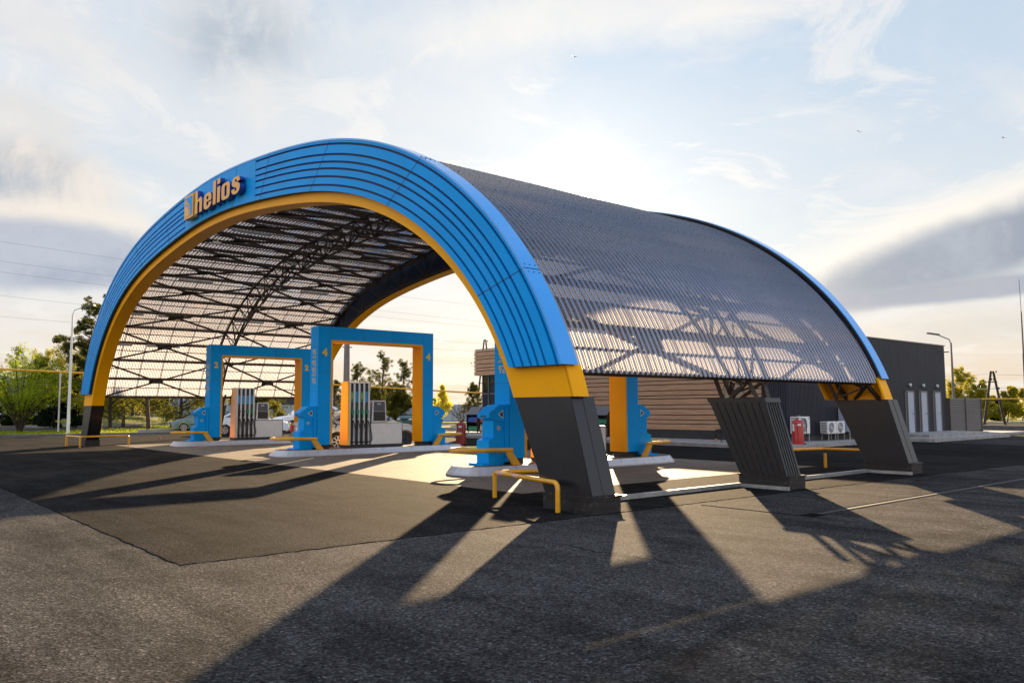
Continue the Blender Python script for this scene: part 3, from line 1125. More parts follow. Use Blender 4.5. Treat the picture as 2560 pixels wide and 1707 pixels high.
# tube lights hanging under purlins
tl0 = None
for row in (3, 5, 8, 11, NS - 3, NS - 5, NS - 8, NS - 11, NS - 14):
    for j, yy in enumerate((1.0, 3.1, 6.6, 8.7)):
        if tl0 is None:
            tl0 = thing('tube_light', 'white tube light fixed under a canopy purlin', 'lamp', group='tube lights under the canopy')
            MB().bar((0, -.66, 0), (0, .66, 0), .10, .05).build('housing', M['tube'], tl0)
            MB().tube([(0, -.62, -.045), (0, .62, -.045)], .022, 8).build('tube', M['white_gloss'], tl0)
            MB().box(-.05, .05, -.80, -.66, -.04, .03).build('junction_box', M['tube'], tl0)
            o = tl0
        else:
            o = copy_tree(tl0)
        side = 'right' if row < NS / 2 else 'left'
        lvl = {3: 'lowest', 5: 'second lowest', 8: 'third', 11: 'highest', 14: 'topmost'}[row if row < NS / 2 else NS - row]
        o['label'] = '%s tube light in the %s row under the %s half of the roof' % (('first', 'second', 'third', 'rearmost')[j], lvl, side)
        p, t, nn = skin_frame(row * DS)
        q = p + nn * .25
        o.location = (q[0], yy, q[1])
        o.rotation_euler = (0, math.atan2(-nn[0], -nn[1]), 0)
# piers
def pier(x, y, ribbed, sx):
    g = MB()
    g.box(-.582, .582, 0, .606, 0, .245)
    g.box(-.605, .605, -.02, .626, .245, .275)
    for xx in (-.585, .582):
        pass
    root = g.build('pier', M['pedestal'], canopy)
    root.location = (x, y, 0)
    root.rotation_euler = (0, 0, 0 if sx > 0 else PI)
    if sx < 0:
        root.location = (x, y + .606, 0)
    r = MB()
    r.box(-.50, .50, -.006, .0, .03, .05)
    r.box(-.50, .50, -.006, .0, .19, .21)
    r.box(.582, .588, .08, .52, .10, .115)
    r.box(.582, .588, .08, .52, .19, .21)
    r.build('pedestal_panel', M['pier'], root)
    X0, X1, T0, T1 = -.582 + .0, .51, -1.34, .055
    y0, y1 = .03, .57
    c = MB()
    zb, zt = .275, ZT
    c.hexa([(X0, y0, zb), (X1, y0, zb), (X1, y1, zb), (X0, y1, zb)], [(T0, y0, zt), (T1, y0, zt), (T1, y1, zt), (T0, y1, zt)])
    c.build('cladding', M['pier'], root, bevel=.008)
    d = MB()
    def L(fx, z, yy):
        a = X0 + (X1 - X0) * fx
        b = T0 + (T1 - T0) * fx
        k = (z - zb) / (zt - zb)
        return (a + (b - a) * k, yy, z)
    if ribbed:
        for i in range(1, 8):
            f0 = i / 8
            for ya, yb in ((y0 - .012, y0), (y1, y1 + .012)):
                q = [L(f0 - .012, zb + .01, ya), L(f0 + .012, zb + .01, ya), L(f0 + .012, zb + .01, yb), L(f0 - .012, zb + .01, yb)]
                w = [L(f0 - .012, zt - .09, ya), L(f0 + .012, zt - .09, ya), L(f0 + .012, zt - .09, yb), L(f0 - .012, zt - .09, yb)]
                d.hexa(q, w)
        for i in range(1, 6):
            yy = y0 + (y1 - y0) * i / 6
            q = [L(1, zb + .01, yy - .007), L(1.012, zb + .01, yy - .007), L(1.012, zb + .01, yy + .007), L(1, zb + .01, yy + .007)]
            w = [L(1, zt - .09, yy - .007), L(1.012, zt - .09, yy - .007), L(1.012, zt - .09, yy + .007), L(1, zt - .09, yy + .007)]
            d.hexa(q, w)
        cp = MB()
        cp.hexa([L(-.012, zt - .085, y0 - .018), L(1.015, zt - .085, y0 - .018), L(1.015, zt - .085, y1 + .018), L(-.012, zt - .085, y1 + .018)],
                [L(-.012, zt + .01, y0 - .018), L(1.015, zt + .01, y0 - .018), L(1.015, zt + .01, y1 + .018), L(-.012, zt + .01, y1 + .018)])
        cp.build('cap', M['pier'], root)
        d.build('ribs', M['pedestal'], root)
    else:
        yy = .30
        q = [L(1, zb + .01, yy - .012), L(1.004, zb + .01, yy - .012), L(1.004, zb + .01, yy + .012), L(1, zb + .01, yy + .012)]
        w = [L(1, zt, yy - .012), L(1.004, zt, yy - .012), L(1.004, zt, yy + .012), L(1, zt, yy + .012)]
        d.hexa(q, w)
        d.build('seam', M['black'], root)
for sx in (1, -1):
    for y, rb in ((.13, False), (5.73, True), (11.27, False)):
        pier(sx * 16.004, y, rb, sx)
# galvanised ties along the ground between the right piers
tie = MB()
for (a, b) in (((15.5, .9), (15.5, 5.65)), ((15.55, 6.4), (15.55, 11.2))):
    tie.bar((a[0], a[1], .05), (b[0], b[1], .05), .09, .08)
tie.bar((15.5, 5.60, .045), (16.65, 5.60, .045), .07, .07)
tie.bar((15.55, 11.14, .045), (16.65, 11.14, .045), .07, .07)
tag(tie.build('ground_rail', M['galv']), 'galvanised channel rails lying on the asphalt between the black canopy piers', 'rail')

# ------------------------------------------------------------------ sign on the band
sign = thing('logo_sign', 'raised orange letters reading helios with a rising sun emblem on the blue band', 'sign', (0, -.004, 0))
def glyph(name, loops, x, z, sc_, parent, depth=.16, y=-.20):
    """loops of (x, z) in letter units -> one extruded mesh with orange face and blue sides"""
    cu = bpy.data.curves.new(name, 'CURVE')
    cu.dimensions = '2D'
    cu.fill_mode = 'BOTH'
    cu.extrude = depth / 2
    for lp in loops:
        sp = cu.splines.new('POLY')
        sp.points.add(len(lp) - 1)
        for i, p in enumerate(lp):
            sp.points[i].co = (p[0] * sc_[0], p[1] * sc_[1], 0, 1)
        sp.use_cyclic_u = True
    tmp = bpy.data.objects.new(name, cu)
    C.objects.link(tmp)
    dg = bpy.context.evaluated_depsgraph_get()
    me = bpy.data.meshes.new_from_object(tmp.evaluated_get(dg))
    bpy.data.objects.remove(tmp)
    me.materials.clear()
    me.materials.append(M['sign_or'])
    me.materials.append(M['sign_side'])
    for p in me.polygons:
        p.material_index = 0 if p.normal.z > .8 else 1
    o = bpy.data.objects.new(name, me)
    C.objects.link(o)
    o.parent = parent
    o.location = (x, y + depth / 2, z)
    o.rotation_euler = (PI / 2, 0, 0)
    return o
def rrect(x0, x1, z0, z1, r, n=6, rx=None):
    rx = rx or r
    out = []
    for cx, cz, a0 in ((x1 - rx, z1 - r, 0), (x0 + rx, z1 - r, 90), (x0 + rx, z0 + r, 180), (x1 - rx, z0 + r, 270)):
        for i in range(n + 1):
            a = R(a0 + 90 * i / n)
            out.append((cx + rx * math.cos(a), cz + r * math.sin(a)))
    return out
xh, ah = .47, .74
W = .58
st = .20
L_h = [[(0, 0), (st, 0), (st, .33), (.25, .375), (.33, .375), (.355, .33), (.355, 0), (W - .02, 0), (W - .02, .38), (W - .05, .45), (W - .13, .485), (.30, .47), (st, .42), (st, ah), (0, ah)]]
def L_e():
    outer = [(0, .10), (.05, .02), (.16, -.02), (.36, -.02), (.50, .03), (W, .10), (W, .17), (.37, .17), (.36, .10), (.31, .075), (.25, .075), (.215, .10), (.215, .21), (W, .21), (W, .36),
             (.53, .44), (.43, .485), (.16, .485), (.06, .45), (0, .37)]
    hole = [(.215, .28), (.36, .28), (.36, .36), (.33, .39), (.25, .39), (.215, .36)]
    return [outer, hole]
L_l = [[(0, 0), (.205, 0), (.205, ah), (0, ah)]]
L_i = [[(0, 0), (.205, 0), (.205, .49), (0, .49)], [(0, .57), (.205, .57), (.205, ah), (0, ah)]]
L_o = [rrect(0, W, -.02, .485, .13, 6, .15), rrect(.215, W - .215, .07, .40, .05, 4, .05)]
L_s = [[(0, .15), (0, .10), (.06, .02), (.17, -.02), (.38, -.02), (.49, .02), (.55, .09), (.55, .20), (.50, .26), (.40, .30), (.25, .345), (.22, .37), (.23, .40), (.28, .41), (.33, .40), (.345, .33),
        (.55, .33), (.54, .40), (.48, .46), (.38, .485), (.17, .485), (.07, .455), (.02, .39), (.02, .30), (.07, .24), (.18, .20), (.31, .155), (.34, .12), (.33, .08), (.28, .06), (.22, .075), (.205, .15)]]
ZB = 7.93
x = -.78
for nm, lp, adv in (('letter_h', L_h, .66), ('letter_e', L_e(), .66), ('letter_l', L_l, .29), ('letter_i', L_i, .30), ('letter_o', L_o, .66), ('letter_s', L_s, .6)):
    glyph('letter', lp, x, ZB, (1.13, 1.0), sign)
    x += adv * 1.2
# emblem: frame, blue field, quarter sun and rays
em = MB()
em.box(-1.79, -.97, -.20, -.04, 7.92, 8.70)
em.build('emblem_panel', [M['sign_or']], sign)
e2 = MB()
e2.box(-1.70, -1.04, -.204, -.198, 7.99, 8.63)
e2.build('emblem_field', M['blue'], sign)
e3 = MB()
arc = [(-1.70, 7.99)] + [(-1.70 + .40 * math.cos(R(a)), 7.99 + .38 * math.sin(R(a))) for a in range(0, 91, 10)]
e3.prism(arc, 'y', -.210, -.200)
for a in range(6, 92, 12):
    ca, sa = math.cos(R(a)), math.sin(R(a))
    r0, r1 = .44, .60
    px_, pz_ = -sa * .038, ca * .038
    cx_, cz_ = -1.70, 7.99
    poly = [(cx_ + r0 * ca - px_, cz_ + r0 * sa - pz_), (cx_ + (r0 + .06) * ca - px_, cz_ + (r0 + .06) * sa - pz_), (cx_ + r1 * ca, cz_ + r1 * sa), (cx_ + (r0 + .06) * ca + px_, cz_ + (r0 + .06) * sa + pz_), (cx_ + r0 * ca + px_, cz_ + r0 * sa + pz_)]
    poly = [(min(max(p[0], -1.70), -1.045), max(p[1], 7.99)) for p in poly]
    e3.prism(poly, 'y', -.210, -.200)
e3.build('emblem_sun', M['sign_or'], sign)

# security camera under the left of the arch
cm = thing('security_camera', 'small pale security camera under the yellow lining left of the sign', 'camera', (-1.3, .75, 7.25))
MB().tube([(0, 0, .15), (0, 0, 0)], .02, 8).build('bracket', M['white'], cm)
MB().lathe([(.0, -.16), (.05, -.16), (.055, .0), (.045, .12), (0, .12)], 12, 'y', (0, 0, -.04)).build('housing', M['white'], cm)
MB().lathe([(0, -.17), (.035, -.17), (.035, -.16)], 12, 'y', (0, 0, -.04)).build('lens', M['black'], cm)

# ------------------------------------------------------------------ islands, portals, dispensers
ISL = [(9.165, '6'), (-1.50, '4'), (-12.17, '2')]
IH = .22
def island_poly(hw, y0, y1, n=10):
    pts = []
    for i in range(n + 1):
        a = R(180 + 180 * i / n)
        pts.append((hw * math.cos(a), y0 + hw * .8 + hw * .8 * math.sin(a)))
    for i in range(n + 1):
        a = R(0 + 180 * i / n)
        pts.append((hw * math.cos(a), y1 - hw * .8 + hw * .8 * math.sin(a)))
    return pts
def make_island():
    t = thing('pump_island', '', 'island')
    a = island_poly(.80, 2.88, 10.98)
    b = island_poly(.70, 3.02, 10.84)
    c = island_poly(.66, 3.06, 10.80)
    m = MB()
    n = len(a)
    v = [(p[0], p[1], .012) for p in a] + [(p[0], p[1], .05) for p in a] + [(p[0], p[1], IH) for p in b] + [(p[0], p[1], IH) for p in c] + [(p[0], p[1], IH - .02) for p in c]
    f = []
    for L_ in range(4):
        for i in range(n):
            f.append((L_ * n + i, L_ * n + (i + 1) % n, (L_ + 1) * n + (i + 1) % n, (L_ + 1) * n + i))
    m.add(v, f)
    m.build('kerb_plate', M['alu'], t)
    m2 = MB()
    m2.add([(p[0], p[1], IH - .006) for p in c], [tuple(range(n))])
    m2.build('paving', M['pavers'], t)
    j = MB()
    for yy in (4.3, 5.6, 6.9, 8.2, 9.6):
        for s_ in (-1, 1):
            j.bar((s_ * .803, yy, .03), (s_ * .703, yy, IH), .008, .006, up=(0, 1, 0))
    j.build('plate_joint', M['black'], t)
    return t
def make_guard():
    t = thing('guard_rail', '', 'guard rail')
    m = MB()
    pts = [(-.55, .30, .60)]
    pts += [(-.55, -.50, .62)]
    for i in range(1, 8):
        a = R(180 + 180 * i / 8)
        pts.append((.55 * math.cos(a), -.55 + .62 * math.sin(a) * .9, .62))
    pts += [(.55, -.50, .62), (.55, .30, .60)]
    m.tube(pts, .055, 10)
    m.build('rail', M['guard'], t, smooth=True)
    for s_ in (-1, 1):
        l = MB()
        l.hexa([(s_ * .55 - .03, .30, IH), (s_ * .55 + .03, .30, IH), (s_ * .55 + .03, .58, IH), (s_ * .55 - .03, .58, IH)],
               [(s_ * .55 - .03, .05, .60), (s_ * .55 + .03, .05, .60), (s_ * .55 + .03, .27, .60), (s_ * .55 - .03, .27, .60)])
        l.build('leg', M['guard'], t, bevel=.01)
    return t
def make_bin():
    """paper towel box above a waste bin; front faces -y"""
    t = thing('service_bin', '', 'waste bin')
    w = .25
    MB().prism([(.08, IH + .06), (.20, IH + .06), (.20, 1.76), (.08, 1.76)], 'x', -.29, .29).build('back_panel', M['blue'], t, bevel=.01)
    MB().prism([(-.42, 1.42), (-.42, 1.53), (-.10, 1.74), (.08, 1.74), (.08, 1.30), (-.25, 1.34)], 'x', -w, w).build('towel_box', M['blue'], t, bevel=.008)
    MB().box(-w + .02, w - .02, -.27, .08, .90, 1.35).build('neck', M['blue'], t, bevel=.006)
    MB().prism([(-.44, IH + .04), (-.44, .84), (.08, 1.02), (.08, IH + .04)], 'x', -w, w).build('bin_box', M['blue'], t, bevel=.008)
    MB().box(-w - .1, w - .02, -.62, .06, IH - .002, IH + .05).build('foot_plate', M['blue'], t)
    MB().box(-.11, .11, -.426, -.41, 1.44, 1.47).build('slot', M['black'], t)
    tr = MB()
    for s_ in (-1, 1):
        x_ = s_ * (w + .003)
        tr.prism([(-.10, 1.50), (.02, 1.42), (.02, 1.58)], 'x', min(x_, x_ - s_ * .012), max(x_, x_ - s_ * .012))
    tr.build('arrow_opening', M['black'], t)
    tw = MB()
    for s_ in (-1, 1):
        x_ = s_ * (w + .001)
        tw.prism([(-.13, 1.50), (.035, 1.39), (.035, 1.61)], 'x', min(x_, x_ - s_ * .01), max(x_, x_ - s_ * .01))
    tw.build('arrow_rim', M['paper'], t)
    lg = MB()
    lg.lathe([(.0, 0), (.055, 0), (.055, -.004), (.0, -.004)], 20, 'x', (0, 0, 0))
    o = lg.build('logo_ring', M['yel_text'], t)
    o.location = (w - .016, -.10, 1.15)
    o2 = MB().lathe([(0, 0), (.043, 0), (.043, .003), (0, .003)], 20, 'x', (0, 0, 0)).build('logo_disc', M['blue'], t)
    o2.location = (w - .016, -.10, 1.15)
    text_obj('logo_mark', 'd', .09, M['yel_text'], t, (w - .010, -.10, 1.15), (PI / 2, 0, PI / 2), .002)
    return t
def make_portal(num, grades):
    t = thing('pump_portal', '', 'portal')
    d = .305
    Y0, Y1 = 4.45, 9.47
    H = 4.65
    b = MB()
    b.box(-d, d, Y0, 4.96, .37, H)
    b.box(-d, d, 8.97, Y1, .37, H)
    b.box(-d, d, 4.96, 8.97, 4.17, H)
    b.build('frame', M['blue'], t)
    y = MB()
    y.box(-d - .004, d + .004, 4.961, 5.04, .37, 4.169)
    y.box(-d - .004, d + .004, 8.89, 8.969, .37, 4.169)
    y.box(-d - .004, d + .004, 5.04, 8.89, 4.09, 4.169)
    y.build('lining', M['orange'], t)
    for a, c in ((Y0 + .07, 4.97), (8.96, Y1 - .07)):
        MB().box(-d + .07, d - .07, a, c, IH - .005, .37).build('plinth', M['plinth'], t)
    j = MB()
    for yy in (4.96, 6.3, 7.6, 8.97):
        j.box(d + .0005, d + .002, yy - .003, yy + .003, 4.17, H)
    j.box(d + .0005, d + .002, Y0, 4.96, 3.0 - .003, 3.0 + .003)
    j.box(d + .0005, d + .002, 8.97, Y1, 2.6 - .003, 2.6 + .003)
    j.box(-d, d, Y0 - .002, Y0 - .0005, 3.9, 3.906)
    j.box(-d, d, Y0 - .002, Y0 - .0005, 2.3, 2.306)
    j.build('panel_joint', M['groove'], t)
    for yy in (4.71, 9.23):
        text_obj('number', num, .36, M['yel_text'], t, (d + .004, yy, 3.69), (PI / 2, 0, PI / 2), .003, 1, .018)
    zs = {6: (3.70, 3.53, 3.30, 3.04, 2.88, 2.66), 4: (3.62, 3.28, 2.94, 2.60)}[len(grades)]
    for g, z in zip(grades, zs):
        if g.startswith('_'):
            text_obj('grade_mark', g[1:], .115, M['yel_text'], t, (0, Y0 - .004, z + .01), (PI / 2, 0, 0), .002, 1.0, .001)
            MB().box(-.14, .14, Y0 - .006, Y0 - .001, z - .060, z - .042).build('underline', M['teal_line'], t)
        else:
            text_obj('grade_mark', g, .28, M['yel_text'], t, (0, Y0 - .004, z), (PI / 2, 0, 0), .003, 1.0 if len(g) == 2 else .8, 0.0)
    return t
def make_dispenser(labs):
    t = thing('fuel_dispenser', '', 'fuel pump')
    zb = IH
    # base plinth
    MB().box(-.38, .38, 5.62, 8.02, zb, zb + .11).build('base_plinth', M['black'], t)
    # orange end panel, slightly wider at the foot
    e = MB()
    e.hexa([(-.40, 5.62, zb + .11), (.40, 5.62, zb + .11), (.40, 5.70, zb + .11), (-.40, 5.70, zb + .11)],
           [(-.26, 5.62, 2.66), (.34, 5.62, 2.66), (.34, 5.70, 2.66), (-.26, 5.70, 2.66)])
    e.build('end_panel', M['orange_pump'] if labs[0] else M['beige_pump'], t)
    MB().box(-.34, .34, 5.70, 5.76, zb + .11, 2.655).build('end_frame', M['alu'], t)
    # hose column: fins with dark slots
    MB().box(-.30, .30, 5.76, 6.58, zb + .11, 2.62).build('column_core', M['black'], t)
    f = MB()
    for k in range(4):
        y0 = 5.76 + .205 * k + .115
        f.box(-.335, .335, y0, y0 + .075, zb + .13, 2.66)
    f.build('fins', M['alu'], t)
    for k in range(4):
        yc = 5.76 + .205 * k + .058
        col = labs[1][k]
        m_ = {'b': M['cyan'], 'g': M['greenlab']}[col]
        for s_ in (-1, 1):
            x_ = s_ * .306
            MB().box(min(x_, x_ - s_ * .02), max(x_, x_ - s_ * .02), yc - .052, yc + .052, 1.90, 2.30).build('grade_label', m_, t)
        if col == 'g':
            text_obj('label_text', 'prime', .11, M['lime_text'], t, (.309, yc, 2.13), (PI / 2, -PI / 2, PI / 2), .001, .8, .001)
        n_ = MB()
        n_.box(.31, .40, yc - .045, yc + .055, 1.48, 1.62)
        n_.tube([(.35, yc, 1.60), (.365, yc - .01, 1.72), (.35, yc - .02, 1.80)], .012, 6)
        n_.tube([(.36, yc, 1.55), (.38, yc + .03, 1.42), (.38, yc + .035, 1.22)], [.03, .026, .02], 8)
        n_.build('nozzle', M['green'] if labs[2][k] == 'g' else M['black'], t)
        MB().tube([(.38, yc + .035, 1.24), (.38, yc + .04, 1.32)], .026, 8).build('nozzle_collar', M['alu'], t)
        h = MB()
        pts = []
        for i in range(15):
            u = i / 14
            yy = yc + .035 + (.11 + .012 * k) * math.sin(u * PI * .97)
            if u > .75:
                yy = yc + .035 + (.11 + .012 * k) * math.sin(u * PI * .97) - (u - .75) * .30
            zz = 1.22 - (1.22 - .42) * math.sin(min(u * 1.15, 1) * PI / 2)
            if u > .87:
                zz += (u - .87) * .3
            pts.append((.39 + .04 * math.sin(u * PI), yy, zz))
        h.tube(pts, .022, 7)
        h.build('hose', M['rubber'], t, smooth=True)
    # display head
    s = MB()
    s.prism([(6.66, 1.14), (7.32, 1.14), (7.27, 1.97), (6.70, 1.97)], 'x', -.30, .30)
    s.build('display_housing', M['alu'], t, bevel=.01)
    for s_ in (-1, 1):
        x_ = s_ * .302
        a, c = min(x_, x_ - s_ * .01), max(x_, x_ - s_ * .01)
        MB().prism([(6.74, 1.56), (7.245, 1.56), (7.225, 1.93), (6.755, 1.93)], 'x', a, c).build('display_face', M['screen'], t)
        MB().prism([(6.735, 1.20), (7.26, 1.20), (7.25, 1.55), (6.74, 1.55)], 'x', a, c).build('display_window', M['black'], t)
        MB().box(a + .001 * s_, c + .002 * s_, 6.90, 7.06, 1.80, 1.88).build('lcd', M['lcd'], t)
    # low cabinet
    MB().box(-.36, .36, 6.62, 7.98, zb + .11, 1.12).build('low_cabinet', M['white'], t, bevel=.012)
    MB().box(-.362, .362, 6.615, 8.0, 1.12, 1.15).build('cabinet_top', M['frame'], t)
    MB().box(-.363, .363, 7.978, 8.0, zb + .11, 1.12).build('cabinet_edge', M['frame'], t)
    MB().lathe([(0, 0), (.012, 0), (.012, .004), (0, .004)], 8, 'x', (.36, 7.3, 1.04)).build('lock', M['black'], t)
    return t
M['orange_pump'] = pbr('orange_pump_panel', (.95, .52, .04), .42, 0, .04, 1)
M['beige_pump'] = pbr('beige_pump_panel', (.72, .52, .36), .42, 0, .04, 1)
isl_label = {'6': 'nearest aluminium edged pump island, partly behind the front right black pier',
             '4': 'middle aluminium edged pump island under the middle portal',
             '2': 'farthest aluminium edged pump island, at the left'}
por_label = {'6': 'nearest blue and orange pump portal, cut across by the front right leg of the canopy',
             '4': 'middle blue pump portal, marked with a yellow figure 4, framing the orange dispenser',
             '2': 'farthest blue pump portal, marked with a yellow figure 2, framing the beige dispenser'}
dis_label = {'6': 'white fuel dispenser almost hidden behind the front right black pier',
             '4': 'fuel dispenser with bright orange end panel and four green nozzles inside portal 4',
             '2': 'fuel dispenser with pale beige end panel and black hoses inside portal 2'}
binf = {'6': 'blue towel box and bin at the front column of the nearest portal', '4': 'blue towel box and bin at the front column of the middle portal', '2': 'blue towel box and bin at the front column of the farthest portal'}
binr = {'6': 'blue towel box and bin on the rear column of the nearest portal', '4': 'blue towel box and bin on the rear column of the middle portal', '2': 'blue towel box and bin on the rear column of the farthest portal'}
guf = {'6': 'orange pipe guard on the front end of the nearest pump island', '4': 'orange pipe guard on the front end of the island under the middle portal', '2': 'orange pipe guard on the front end of the island under the farthest portal'}
gur = {'6': 'orange pipe guard on the rear end of the nearest pump island', '4': 'orange pipe guard on the rear end of the island under the middle portal', '2': 'orange pipe guard on the rear end of the island under the farthest portal'}
isl0 = make_island()
g0 = make_guard()
b0 = make_bin()
for k, (X, num) in enumerate(ISL):
    i_ = isl0 if k == 0 else copy_tree(isl0)
    i_.location = (X, 0, 0)
    tag(i_, isl_label[num], 'island', 'pump islands under the canopy')
    g = g0 if k == 0 else copy_tree(g0)
    g.location = (X, 4.02, 0)
    tag(g, guf[num], 'guard rail', 'orange pipe guards on the island ends')
    g = copy_tree(g0)
    g.location = (X, 9.86, 0)
    g.rotation_euler = (0, 0, PI)
    tag(g, gur[num], 'guard rail', 'orange pipe guards on the island ends')
    b = b0 if k == 0 else copy_tree(b0)
    b.location = (X, 4.24, 0)
    tag(b, binf[num], 'waste bin', 'blue bins on the portals')
    b = copy_tree(b0)
    b.location = (X, 9.68, 0)
    b.rotation_euler = (0, 0, PI)
    tag(b, binr[num], 'waste bin', 'blue bins on the portals')
    gr = {'6': ['95', '_prime', '95', '92', '_prime', '92'], '4': ['95', '_prime', '95', '92', '_prime', '92'], '2': ['95', '92', 'ДТ', 'ДТ+']}[num]
    p = make_portal(num, gr)
    p.location = (X, 0, 0)
    tag(p, por_label[num], 'portal', 'pump portals under the canopy')
    dd = make_dispenser({'6': (1, 'gbgb', 'gggg'), '4': (1, 'gbgb', 'gggg'), '2': (0, 'bbbb', 'bbgg')}[num])
    dd.location = (X + .10, 0, 0)
    dd.scale = (.76, 1, 1)
    tag(dd, dis_label[num], 'fuel pump', 'fuel dispensers')

# nozzle hanging in the silver car
nz = thing('fuel_nozzle', 'green and black nozzle hooked into the silver saloon with its hose', 'nozzle')
MB().tube([(-3.66, 6.32, 1.10), (-3.50, 6.28, 1.13), (-3.42, 6.30, 1.08)], [.03, .05, .04], 8).build('grip', M['green'], nz)
MB().tube([(-3.42, 6.30, 1.12), (-3.40, 6.40, 1.02), (-3.42, 6.36, .92)], .03, 8).build('lever', M['black'], nz)
MB().tube([(-3.42, 6.36, 1.06), (-3.3, 6.6, 1.03), (-3.1, 6.75, .80), (-2.9, 6.80, .45), (-2.4, 6.82, .28), (-1.9, 6.5, .30)], .018, 8).build('hose', M['rubber'], nz, smooth=True)

# ------------------------------------------------------------------ ground guard rails with chequer stickers
def guard_pipe(label, pts, feet, stick):
    t = thing('guard_rail', label, 'guard rail', group='yellow pipe guards round the canopy piers')
    def rounded(P, r=.12):
        out = []
        for i, p in enumerate(P):
            p = Vector(p)
            if i == 0 or i == len(P) - 1:
                out.append(p)
                continue
            a = Vector(P[i - 1]) - p
            c = Vector(P[i + 1]) - p
            ra = min(r, a.length / 2)
            pa = p + a.normalized() * ra
            pc_ = p + c.normalized() * ra
            for k in range(6):
                u = k / 5
                out.append(pa * (1 - u) ** 2 + p * 2 * u * (1 - u) + pc_ * u ** 2)
        return out
    MB().tube(rounded(pts), .042, 12).build('rail', M['guard'], t, smooth=True)
    for f in feet:
        MB().tube([f, (f[0], f[1], 0)], .042, 12).build('post', M['guard'], t, smooth=True)
    for (a, c, pos) in stick:
        a = Vector(a)
        c = Vector(c)
        u = (c - a).normalized()
        ctr = a + u * pos
        side = Vector((u.y, -u.x, 0))
        if side.y > 0:
            side = -side
        st_ = MB()
        rows, cols = 3, 10
        for i in range(cols):
            for j in range(rows):
                st_.mi = (i + j) % 2
                ang0 = R(-20 + j * 25)
                ang1 = R(-20 + (j + 1) * 25)
                v = []
                for (ii, an) in ((i, ang0), (i + 1, ang0), (i + 1, ang1), (i, ang1)):
                    pp = ctr + u * (ii * .022) + side * .0435 * math.cos(an) + Vector((0, 0, 1)) * .0435 * math.sin(an)
                    v.append(pp)
                st_.add(v, [(0, 1, 2, 3)])
        st_.build('sticker', [M['redstick'], M['paper']], t)
    return t
zr = .47
guard_pipe('yellow pipe guard with chequer stickers before the nearest black pier', [(14.35, 2.3, zr), (13.66, .53, zr), (15.99, -.08, zr), (15.99, -.08, 0)], [(13.66, .53, zr), (14.3, 2.2, zr)],
           [((13.66, .53, zr), (15.99, -.08, zr), .20), ((13.66, .53, zr), (15.99, -.08, zr), .82)])
guard_pipe('yellow pipe guard with chequer stickers round the far left black pier', [(-16.15, -.5, .42), (-16.15, -.5, zr), (-13.88, -.42, zr), (-14.55, 1.75, zr), (-14.55, 1.75, 0)], [(-16.15, -.5, zr), (-13.88, -.42, zr)],
           [((-13.88, -.42, zr), (-14.55, 1.75, zr), .45), ((-13.88, -.42, zr), (-14.55, 1.75, zr), 1.15)])
guard_pipe('yellow pipe guard between the ribbed pier and the rear right pier', [(13.0, 11.1, zr), (13.5, 12.76, zr), (14.9, 12.8, zr)], [(14.02, 11.9, .40), (13.0, 11.1, zr)], [])

# ------------------------------------------------------------------ fire extinguishers
def extinguisher(x, y, label, m, s=1.0, sticker=True):
    t = thing('fire_extinguisher', label, 'fire extinguisher', (x, y, 0))
    t.scale = (s, s, s)
    MB().lathe([(.20, .06), (.235, .10), (.235, 1.0), (.22, 1.08), (.16, 1.14), (.05, 1.17), (.04, 1.22), (0, 1.22)], 24).build('cylinder', m, t, smooth=True)
    MB().lathe([(.22, .0), (.24, .02), (.24, .08), (.20, .08)], 20).build('base_ring', M['black'], t)
    v = MB()
    v.tube([(-.05, 0, 1.20), (-.05, 0, 1.30), (.16, -.05, 1.34)], .016, 6)
    v.box(-.03, .03, -.03, .03, 1.2, 1.28)
    v.build('valve', M['galv'], t)
    MB().tube([(.04, 0, 1.24), (.30, .1, 1.22), (.34, .1, .9), (.33, .1, .5)], .016, 6).build('hose', M['rubber'], t)
    w = MB()
    w.tube([(.26, .04, .10), (.26, .10, .10)], .10, 16)
    w.build('wheel', M['rubber'], t)
    if sticker:
        lab = MB()
        for a0, a1, z0, z1 in ((-62, -28, .92, 1.0), (-122, -95, .70, 1.0)):
            n = 6
            for i in range(n):
                q0, q1 = R(a0 + (a1 - a0) * i / n), R(a0 + (a1 - a0) * (i + 1) / n)
                r_ = .2375
                lab.add([(r_ * math.cos(q0), r_ * math.sin(q0), z0), (r_ * math.cos(q1), r_ * math.sin(q1), z0), (r_ * math.cos(q1), r_ * math.sin(q1), z1), (r_ * math.cos(q0), r_ * math.sin(q0), z1)], [(0, 1, 2, 3)])
        lab.build('label_plate', M['paper'], t)
    return t
extinguisher(7.75, 21.35, 'bright red wheeled extinguisher in front of the air conditioning units', M['red'], .98)
extinguisher(-2.40, 11.76, 'dull dark red wheeled extinguisher beside the rear end of the island under the middle portal', M['red2'], .92)

